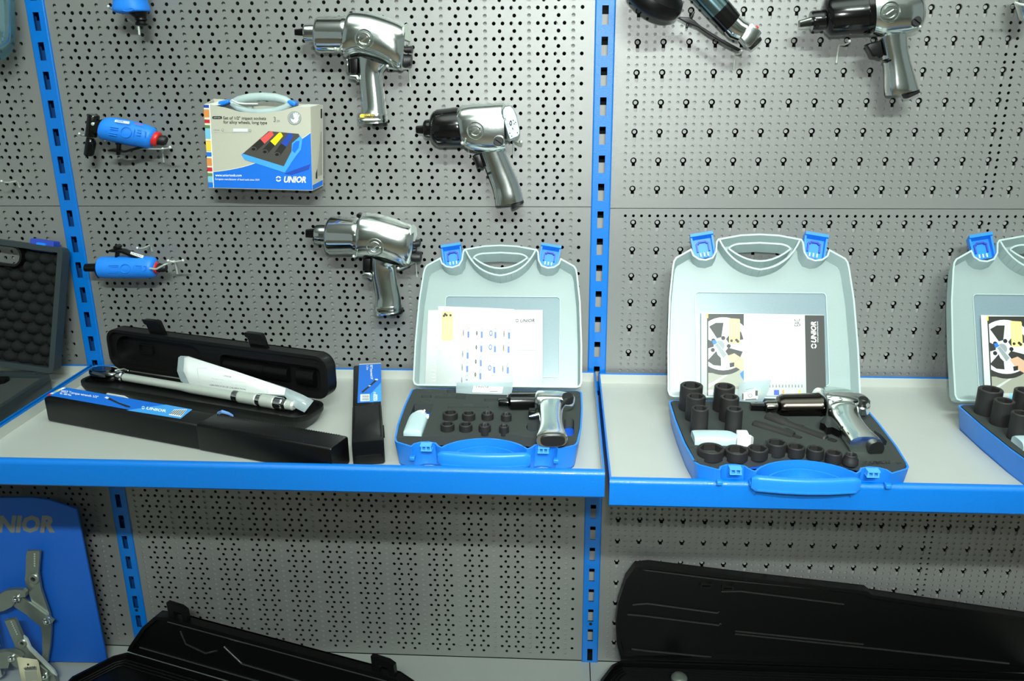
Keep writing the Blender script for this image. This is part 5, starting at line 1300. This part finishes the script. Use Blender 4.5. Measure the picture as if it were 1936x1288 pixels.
# loop of blue strap on the shelf
m = MB(); q = [atZ(*gw(a, b), z) for a, b, z in ((1098, 640, FL_ + 0.004), (1105, 628, FL_ + 0.022), (1125, 620, FL_ + 0.030), (1160, 630, FL_ + 0.024), (1200, 650, FL_ + 0.012), (1275, 660, FL_ + 0.006))]
m.tube(q, [0.003, 0.003, 0.003, 0.0025, 0.0015, 0.001], 8)
tag(m.build('blue_strap_loop', pm('pale_blue_strap', (120, 165, 235), 0.5), None), 'small pale blue strap loop behind the long black box', 'strap')

# ================================================================== BLACK BOXES WITH BLUE LABELS
def black_box(name, label, P, ang, L_, W_, H_, seam, lid_first=True):
    P, ex, ev = frame_at(P, ang)
    def F(a, b, c): return P + ex * a - ev * b + V((0, 0, c))
    r = thing(name, label, 'box', F(L_ / 2, W_ / 2, 0), 0, 'black boxes with blue labels')
    def seg(nm, a0, a1, gr, mat, bev=0.003):
        pr = rrect(-gr, 0.0 + (0.0006 if gr == 0 else 0), W_ + gr, H_ + gr, 0.004, 3)
        rs = []
        for a, k in ((a0, 0.96), (a0 + 0.002, 1.0), (a1 - 0.002, 1.0), (a1, 0.96)):
            rs.append([F(a, W_ / 2 + (b - W_ / 2) * k, H_ / 2 + (c - H_ / 2) * k) for b, c in pr])
        return MB().rings(rs).build(nm, mat, r, smooth=40)
    seg('body', 0.0, seam, 0.0, BLACKP); s = seg('sleeve', seam, L_, 0.0008, BLACKG)
    m = MB(); k = 0
    a = seam + 0.006
    while a < L_ - 0.012:
        for b in (0.0028, W_ - 0.0028):
            q = F(a, b, H_ + 0.0006); m.lathe([(0.0012, -0.0004), (0.0010, 0.0008)], q, (0, 0, 1), 6)
        a += 0.0045
    m.build('edge_rib', BLACKP, s)
    return r, F
r, F = black_box('label_box', 'long black plastic box with blue label in front of the torque wrench case', V((-0.9556, -0.2475, FL_)), math.radians(-18.2), 0.577, 0.047, 0.045, 0.3275)
MB().plate(rrect(0.0, 0.014, 0.012, 0.034, 0.004, 3), [], lambda a, b, c: F(-a + 0.002, b, c), 0.018, 0.026).build('hanging_tab', BLACKP, r)
zt = FL_ + 0.0452
P_ = Print(mapZ(gw, zt))
P_.poly([(88, 522), (188, 474), (948, 607), (878, 662)], 'blue').poly([(560, 612), (790, 578), (948, 607), (878, 662)], 'blue2')
for (a, b), c in (((88, 522), 'red'), ((104, 514), 'pale'), ((120, 507), 'cyan'), ((136, 499), 'yellow'), ((152, 491), 'cream'), ((168, 484), 'white')): P_.poly([(a, b), (a + 16, b - 8), (a + 34, b - 5), (a + 18, b + 3)], c)
P_.text('3027 Torque wrench 1/2"', (172, 503), (392, 540), 13, 'white', 0, 0.02).text('40 - 200 Nm', (165, 516), (232, 527), 11, 'white', 0, 0.02)
P_.poly([(428, 536), (442, 530), (460, 538), (520, 568), (582, 588), (580, 596), (555, 592), (505, 572), (445, 545)], 'dark').poly([(428, 537), (442, 530), (458, 538), (446, 545)], 'pale')
P_.logo(658, 596, 9, 'white').text('UNIOR', (676, 606), (792, 624), 16, 'white', 0.2, 0.03)
P_.poly([(842, 606), (918, 606), (880, 652), (806, 640)], 'pale')
for k in range(6): P_.poly([(815 + k * 12, 632 + k * 2.0), (846 + k * 12, 610), (851 + k * 12, 611), (820 + k * 12, 634 + k * 2)], 'dark')
P_.build('blue_label', r)
gs = crop(640, 670, 5.6)
fx = math.atan2(0.355, -0.0815)
P2, ex2, ev2 = None, None, None
angS = math.radians(-76.9)
# long axis runs from the back rim to the front edge
bk = V((-0.4635, -0.052, FL_))
r, F = black_box('label_box', 'short black plastic box with blue label, pointing towards the viewer', bk, angS, 0.352, 0.047, 0.040, 0.205)
P_ = Print(mapZ(gs, FL_ + 0.0402))
P_.poly([(218, 108), (450, 94), (456, 495), (440, 502), (200, 516)], 'blue').poly([(340, 420), (450, 300), (456, 495), (330, 508)], 'blue2').poly([(220, 103), (450, 92), (450, 98), (220, 110)], 'cream')
P_.text('3027 Torque wrench 1/4"', (336, 112), (340, 265), 26, 'white', 0, 0.02).text('5 - 25 Nm', (296, 115), (296, 165), 20, 'white', 0, 0.02)
P_.poly([(240, 398), (330, 325), (395, 262), (415, 265), (412, 275), (340, 338), (258, 408)], 'dark').poly(circ(402, 268, 18, 10, 0, 8), 'pale').poly([(320, 330), (345, 330), (338, 338), (318, 340)], 'pale')
P_.poly([(232, 424), (330, 420), (330, 495), (230, 500)], 'pale')
for k in range(5): P_.rect(250, 432 + k * 13, 322, 435 + k * 13 + (k % 2) * 3, 'dark')
P_.logo(382, 412, 13, 'white').poly([(370, 428), (410, 426), (410, 490), (370, 492)], 'white').text('UNIOR', (374, 432), (374, 488), 28, 'blue2', 0.2, 0.03)
P_.build('blue_label', r)
m = MB(); m.plate(rrect(0.0, 0.0, 0.028, 0.012, 0.002, 2), [], lambda a, c, t: F(0.26 + a, 0.0478 + t, 0.014 + c), 0.0, 0.002); m.build('side_clip', BLACKP, r)
m = MB(); m.plate(rrect(0.004, 0.003, 0.043, 0.017, 0.002, 2), [], lambda b, c, t: F(0.3515 + t, b, c), 0.0, 0.003); m.build('end_step', BLACKP, r)

# ================================================================== FOAM-LINED CASE AT FAR LEFT
zb = FL_; XR = -1.030
Hh = V((XR, -0.096, zb + 0.031)); up = V((0.030, 0.052, 0.232)); LU = up.length; up.normalize()
xx = V((-1, 0, 0)); xx = (xx - up * xx.dot(up)).normalized(); nn = up.cross(xx).normalized()
if nn.y > 0: nn = -nn
r = thing('foam_lined_case', 'open dark case lined with egg-crate foam at the left edge', 'tool case', (XR - 0.19, -0.2, zb), 0)
def FC(a, h, c): return Hh + xx * a + up * h + nn * c
WC = 0.36; DC = 0.024
slot = rrect(0.083, LU - 0.046, 0.24, LU - 0.010, 0.016, 4)
ol = rrect(0.0, 0.0, WC, LU, 0.010, 3)
m = MB(); m.plate(ol, [offset_loop(ol, 0.010)], FC, -DC, 0.0); m.build('lid_rim', SMOKE, r, smooth=40)
m = MB(); m.plate(offset_loop(ol, 0.004), [slot], FC, -DC, -DC + 0.003); wall_strip(m, slot + slot[:1], FC, -DC, -0.004, 0.004); lid = m.build('lid_shell', BLACKP, r, smooth=40)
m = MB(); nx, ny = 130, 92; a0, a1, h0, h1 = 0.011, WC - 0.011, 0.011, LU - 0.012; px = 0.0265; vs_ = []; fs_ = []
for j in range(ny + 1):
    for i in range(nx + 1):
        a = a0 + (a1 - a0) * i / nx; h = h0 + (h1 - h0) * j / ny
        s_ = 0.0; kr = round(h / 0.0195)
        for q in (kr - 1, kr, kr + 1):
            o_ = 0.014 * (q % 2); ka = round((a - o_) / 0.028) * 0.028 + o_
            s_ = max(s_, math.sqrt(max(0.0, 1 - ((a - ka) / 0.0135) ** 2 - ((h - q * 0.0195) / 0.0110) ** 2)))
        vs_.append(FC(a, h, -0.019 + 0.0120 * s_))
for j in range(ny):
    for i in range(nx):
        a = a0 + (a1 - a0) * (i + .5) / nx; h = h0 + (h1 - h0) * (j + .5) / ny
        if 0.079 < a < 0.244 and h > LU - 0.050: continue
        k = j * (nx + 1) + i; fs_.append((k, k + 1, k + nx + 2, k + nx + 1))
m.add(vs_, fs_); m.build('egg_crate_foam', EGG, r, smooth=80)
m = MB(); m.plate(rrect(0.022, LU - 0.012, 0.068, LU + 0.010, 0.003, 2), [], FC, -0.026, -0.006); l = m.build('latch', BLUED, r, bevel=0.0)
m = MB(); m.plate(rrect(0.036, LU - 0.006, 0.054, LU + 0.004, 0.002, 2), [], FC, -0.006, -0.003); m.build('latch_rib', BLUEL, l)
# base
xb = XR - 0.004
ob = rrect(0.0, 0.0, WC, 0.268, 0.010, 3)
FBc = lambda a, b, c: V((xb - a + 0.010 * (b / 0.268), -0.094 - b, zb + c))
m = MB(); m.plate(ob, [offset_loop(ob, 0.009)], FBc, 0.001, 0.030); m.plate(ob, [], FBc, 0.0, 0.004)
wall_strip(m, ob + ob[:1], FBc, 0.017, 0.0205, 0.0015)
m.build('base_shell', SMOKE, r, smooth=40)
m = MB(); m.plate(offset_loop(ob, 0.010), [rrect(0.075, 0.030, 0.24, 0.110, 0.012, 3)], FBc, 0.004, 0.025); m.build('foam_insert', FOAM, r)
for a in (0.03, 0.24):
    MB().box(FBc(a + 0.09, 0.006, 0.026)[:], FBc(a, -0.004, 0.034)[:]).build('hinge', SMOKE, r)
Pg = FBc(0.10, 0.035, 0.030)
o = MB().plate(rrect(0, 0, 0.15, 0.022, 0.004, 3), [], lambda a, b, c: FBc(0.070 + a, 0.020 + b + a * 0.05, 0.024 + c), -0.004, 0.008).build('black_tool_bar', BLACKG, None)
tag(o, 'flat black bar resting in the foam-lined case at the left edge', 'tool')

# ================================================================== LOWER DECK: LONG BLACK CASES
def long_case(label, P, ang, outline, base_ol, hb, lid_dep, grooves, latches, lean=0.0):
    P, ex, ev = frame_at(P, ang)
    r = thing('long_tool_case', label, 'tool case', P + ex * 0.35 + ev * 0.05 + V((0, 0, DECK)), 0, 'long black cases on the base deck')
    FL3 = lambda a, h, c: P + ex * a + ev * (c - h * lean) + V((0, 0, DECK + hb + 0.003 + h))
    FB3 = lambda a, b, c: P + ex * a + ev * b + V((0, 0, DECK + c))
    m = MB(); m.plate(outline, [offset_loop(outline, 0.008)], FL3, -lid_dep, 0.0); m.plate(outline, [], FL3, -lid_dep, -lid_dep + 0.004)
    m.plate(offset_loop(outline, 0.004), [], FL3, -lid_dep + 0.004, -0.010)
    lid = m.build('lid', BLACKG, r, smooth=35)
    for q in grooves:
        m = MB(); m.tube([FL3(a, h, -0.0085) for a, h in q], 0.0024, 8); m.build('moulded_rib', RIBM, lid)
    m = MB(); m.plate(base_ol, [offset_loop(base_ol, 0.006)], FB3, 0.0, hb); m.plate(base_ol, [], FB3, 0.0, hb - 0.012)
    base = m.build('base_shell', BLACKG, r, smooth=35)
    for k in range(3):
        lp = offset_loop(base_ol, 0.010 + 0.008 * k); m = MB(); m.tube([FB3(a, b, hb - 0.011) for a, b in lp], 0.0018, 6, closed=True); m.build('moulded_rib', BLACKG, base)
    for a in latches:
        FT = lambda q, h, c: FL3(a + q, h, -0.008 + c)
        hh = latches[a]
        m = MB(); m.plate([(-0.024, hh - 0.006), (0.024, hh - 0.010), (0.022, hh + 0.026), (0.010, hh + 0.032), (-0.026, hh + 0.034)], [[(-0.010, hh + 0.002), (0.012, hh), (0.010, hh + 0.016), (-0.010, hh + 0.018)]], FT, -0.005, 0.005)
        m.build('latch', BLACKG, r, smooth=35)
    return r, FL3, FB3
ANL = math.radians(-17.5)
r, F3, FB3 = long_case('open black case with two upright latches on the lower deck', V((-1.000, -0.066, 0)), ANL,
    [(0.0, 0.0), (0.70, 0.0), (0.70, 0.10), (0.66, 0.118), (0.13, 0.118), (0.095, 0.112), (0.055, 0.075), (0.008, 0.014)],
    [(-0.02, 0.25), (-0.05, 0.10), (-0.02, 0.02), (0.0, 0.0), (0.70, 0.0), (0.70, 0.25)], 0.036, 0.022,
    [[(0.03, 0.012), (0.66, 0.012)], [(0.12, 0.100), (0.64, 0.100)], [(0.15, 0.085), (0.16, 0.055), (0.21, 0.045), (0.24, 0.060)], [(0.26, 0.075), (0.30, 0.045), (0.52, 0.040)]], {0.155: 0.118, 0.635: 0.118})
r, F3, FB3 = long_case('long black tapered case standing open on the lower deck at right', V((0.065, -0.036, 0)), 0.0,
    [(0.0, 0.0), (0.10, -0.001), (0.84, -0.001), (0.86, 0.02), (0.86, 0.125), (0.50, 0.176), (0.490, 0.184), (0.47, 0.186), (0.25, 0.208), (0.05, 0.230), (0.022, 0.226), (0.004, 0.196), (-0.010, 0.140), (-0.014, 0.09), (-0.010, 0.04)],
    [(-0.10, 0.30), (-0.075, 0.15), (-0.045, 0.06), (-0.02, 0.015), (0.0, 0.0), (0.84, 0.0), (0.84, 0.30)], 0.033, 0.022,
    [[(0.02, 0.130), (0.05, 0.134), (0.195, 0.116), (0.20, 0.120)], [(0.01, 0.106), (0.04, 0.104), (0.20, 0.086), (0.205, 0.092)], [(0.20, 0.168), (0.24, 0.170), (0.45, 0.146)], [(0.235, 0.066), (0.55, 0.038), (0.80, 0.014)], [(0.235, 0.073), (0.50, 0.050)], [(0.022, 0.020), (0.06, 0.016), (0.19, 0.006)], [(0.03, 0.216), (0.20, 0.196), (0.46, 0.176)]], {})
for a in (0.168, 0.212):
    m = MB(); m.plate(rrect(a - 0.012, 0.178 - (a - .168) * .1, a + 0.012, 0.188 - (a - .168) * .1, 0.002, 2), [rrect(a - 0.009, 0.181 - (a - .168) * .1, a + 0.009, 0.185 - (a - .168) * .1, 0.001, 1)], F3, -0.010, -0.004)
    m.build('latch_slot', BLACKP, r)
P = atZ(1284, 1284, DECK + 0.040)
MB().lathe([(0.013, -0.02), (0.0165, -0.004), (0.0165, 0.004), (0.013, 0.008), (0.006, 0.0095)], P, (0, 0, 1), 28).build('steel_knob', ZINC, r, smooth=40)

# ================================================================== BLUE DISPLAY BOARD AND PULLERS
YS = -0.066
pts = [(-160, 941), (60, 940), (92, 944), (146, 962), (204, 1252), (-160, 1262)]
p2 = []
for a, b in pts:
    P = atY(a, b, YS); p2.append((round(P.x, 4), round(max(P.z, DECK + 0.001), 4)))
c0 = atY(60, 1252, YS)
r = thing('display_board', 'blue cut-cornered display board behind the grey pullers at lower left', 'display board', (c0.x, YS, DECK), 0)
MB().plate(p2, [], lambda a, b, t: V((a, YS - t, b)), -0.003, 0.003).build('board', STANDB, r, bevel=0.0012)
gb = crop(0, 900, 3.32)
P_ = Print(mapY(gb, YS - 0.003)); P_.text('UNIOR', (-112, 350), (346, 350), 102, 'grey', 0.12, 0.05); P_.build('board_lettering', r)
m = MB(); m.box((c0.x - 0.08, YS + 0.003, DECK), (c0.x + 0.05, YS + 0.045, DECK + 0.004)); m.build('foot_plate', STANDB, r)
gp = crop(0, 1030, 4.99)
def flat(name, pts, holes, y, t, mat, r, bev=0.0012):
    p2 = [tuple(round(q, 5) for q in (atY(*gp(a, b), y).x, max(DECK + 0.0008 - i * 1e-5, atY(*gp(a, b), y).z))) for i, (a, b) in enumerate(pts)]
    hs = [[tuple(round(q, 5) for q in (atY(*gp(a, b), y).x, atY(*gp(a, b), y).z)) for a, b in h] for h in holes]
    return MB().plate(p2, hs, lambda a, b, q: V((a, y - q, b)), 0.0, t).build(name, mat, r, smooth=30)
def bolt(a, b, y, rad, r, mat=CHROME):
    P = atY(*gp(a, b), y); MB().lathe([(rad * 1.35, -0.008), (rad * 1.35, 0.002), (rad, 0.003), (rad * 0.9, 0.006), (rad * 0.5, 0.0085), (0.0004, 0.009)], P, NY, 20).build('bolt', mat, r, smooth=50)
def boss(a, b, y, ro, ri, r, mat):
    P = atY(*gp(a, b), y); MB().lathe([(ri * 0.95, -0.001), (ri * 0.95, 0.0008)], P, NY, 20).build('boss_hole_shade', DARK, r)  # dark disc added inside the boss as the shade of its hole
    MB().lathe([(ro, -0.003), (ro, 0.002), (ro * 0.86, 0.0035), (ri, 0.0035), (ri, -0.002)], P, NY, 28).build('boss', mat, r, smooth=40)
Yp = -0.085
b = atY(*gp(330, 1100), Yp)
r = thing('gear_puller', 'grey steel puller with raised arm in front of the blue board', 'puller', (b.x, Yp, b.z), 0, 'steel pullers on the blue board')
flat('arm', [(272, 46), (385, 46), (392, 60), (378, 250), (388, 320), (400, 400), (440, 520), (480, 640), (498, 720), (495, 840), (485, 960), (462, 1095), (405, 1130), (415, 1000), (412, 840), (400, 760), (300, 480), (262, 360), (250, 310), (258, 260), (262, 100)], [], Yp, 0.006, ZINC, r)
boss(320, 320, Yp - 0.006, 0.0125, 0.0052, r, ZINC)
flat('link', [(120, 520), (160, 470), (230, 490), (320, 560), (430, 640), (520, 705), (490, 740), (450, 770), (400, 765), (250, 640), (150, 575)], [], Yp - 0.0065, 0.005, ZINC, r)
flat('yoke', [(10, 450), (80, 410), (160, 400), (240, 405), (268, 430), (265, 470), (200, 475), (140, 560), (60, 600), (-60, 620), (-80, 480)], [], Yp - 0.012, 0.010, ZINC, r)
bolt(155, 510, Yp - 0.024, 0.0058, r); bolt(442, 722, Yp - 0.014, 0.0062, r)
MB().lathe([(0.010, 0), (0.010, 0.10), (0.013, 0.10), (0.013, 0.13)], atY(*gp(-30, 950), Yp - 0.02), (0, 0, 1), 20).build('spindle', CHROME, r, smooth=40)
embp = MB()
for k in range(6): embp.box((-0.0012, -0.0012, -0.0012), (0.0012, 0, 0.0018), Matrix.Translation(atY(*gp(328, 90 + k * 22), Yp - 0.006)))
embp.build('stamped_lettering', STEEL, r)
Yq = -0.125
b = atY(*gp(300, 1288), Yq)
r = thing('gear_puller', 'nearer grey steel puller with a hanging paper tag at the lower left corner', 'puller', (b.x, Yq, DECK), 0, 'steel pullers on the blue board')
flat('arm', [(65, 700), (150, 682), (165, 700), (235, 860), (280, 920), (300, 960), (470, 1150), (520, 1190), (560, 1290), (620, 1420), (480, 1420), (470, 1260), (420, 1190), (230, 1020), (165, 950), (150, 900)], [], Yq, 0.008, ZINC, r)
boss(215, 925, Yq - 0.008, 0.0100, 0.0042, r, ZINC)
flat('arm', [(230, 850), (265, 880), (300, 960), (520, 1180), (545, 1230), (500, 1200), (290, 990), (250, 930)], [], Yq - 0.006, 0.004, STEEL, r)
flat('yoke', [(-60, 1010), (20, 985), (120, 975), (200, 1000), (235, 1035), (210, 1060), (120, 1080), (110, 1130), (-60, 1140)], [], Yq - 0.010, 0.012, ZINC, r)
flat('link', [(110, 1090), (170, 1080), (390, 1130), (460, 1190), (470, 1290), (420, 1300), (300, 1200), (140, 1130)], [], Yq - 0.010, 0.005, ZINC, r)
bolt(110, 1070, Yq - 0.024, 0.0055, r); bolt(420, 1240, Yq - 0.016, 0.0058, r)
P_s = atY(*gp(-20, 1230), Yq - 0.012)
MB().lathe([(0.013, 0), (0.013, 0.060), (0.010, 0.062), (0.010, 0.10)], P_s, (0, 0, 1), 20).build('spindle', CHROME, r, smooth=40)
embp = MB()
for k in range(7): embp.box((-0.0010, -0.0012, -0.0010), (0.0010, 0, 0.0016), Matrix.Translation(atY(*gp(108 + k * 9, 730 + k * 19), Yq - 0.008)))
embp.build('stamped_lettering', STEEL, r)
mT = mapY(gp, Yq - 0.026)
o = sheet('paper_tag', 'beige paper tag hanging on the nearer puller', 'tag', [(158, 1070), (175, 1060), (350, 1085), (365, 1110), (400, 1300), (205, 1300)], mT, pm('beige_tag_card', (196, 190, 160), 0.7), 0.0008)
P_ = Print(mT); P_.poly(circ(265, 1132, 11, 10), 'dark').poly([(218, 1165), (345, 1150), (350, 1185), (240, 1190)], 'grey').poly([(230, 1195), (345, 1190), (362, 1280), (245, 1290)], 'tile').text('UNIOR', (235, 1180), (335, 1172), 26, 'dark', 0.2, 0.03); P_.build('tag_print', o)
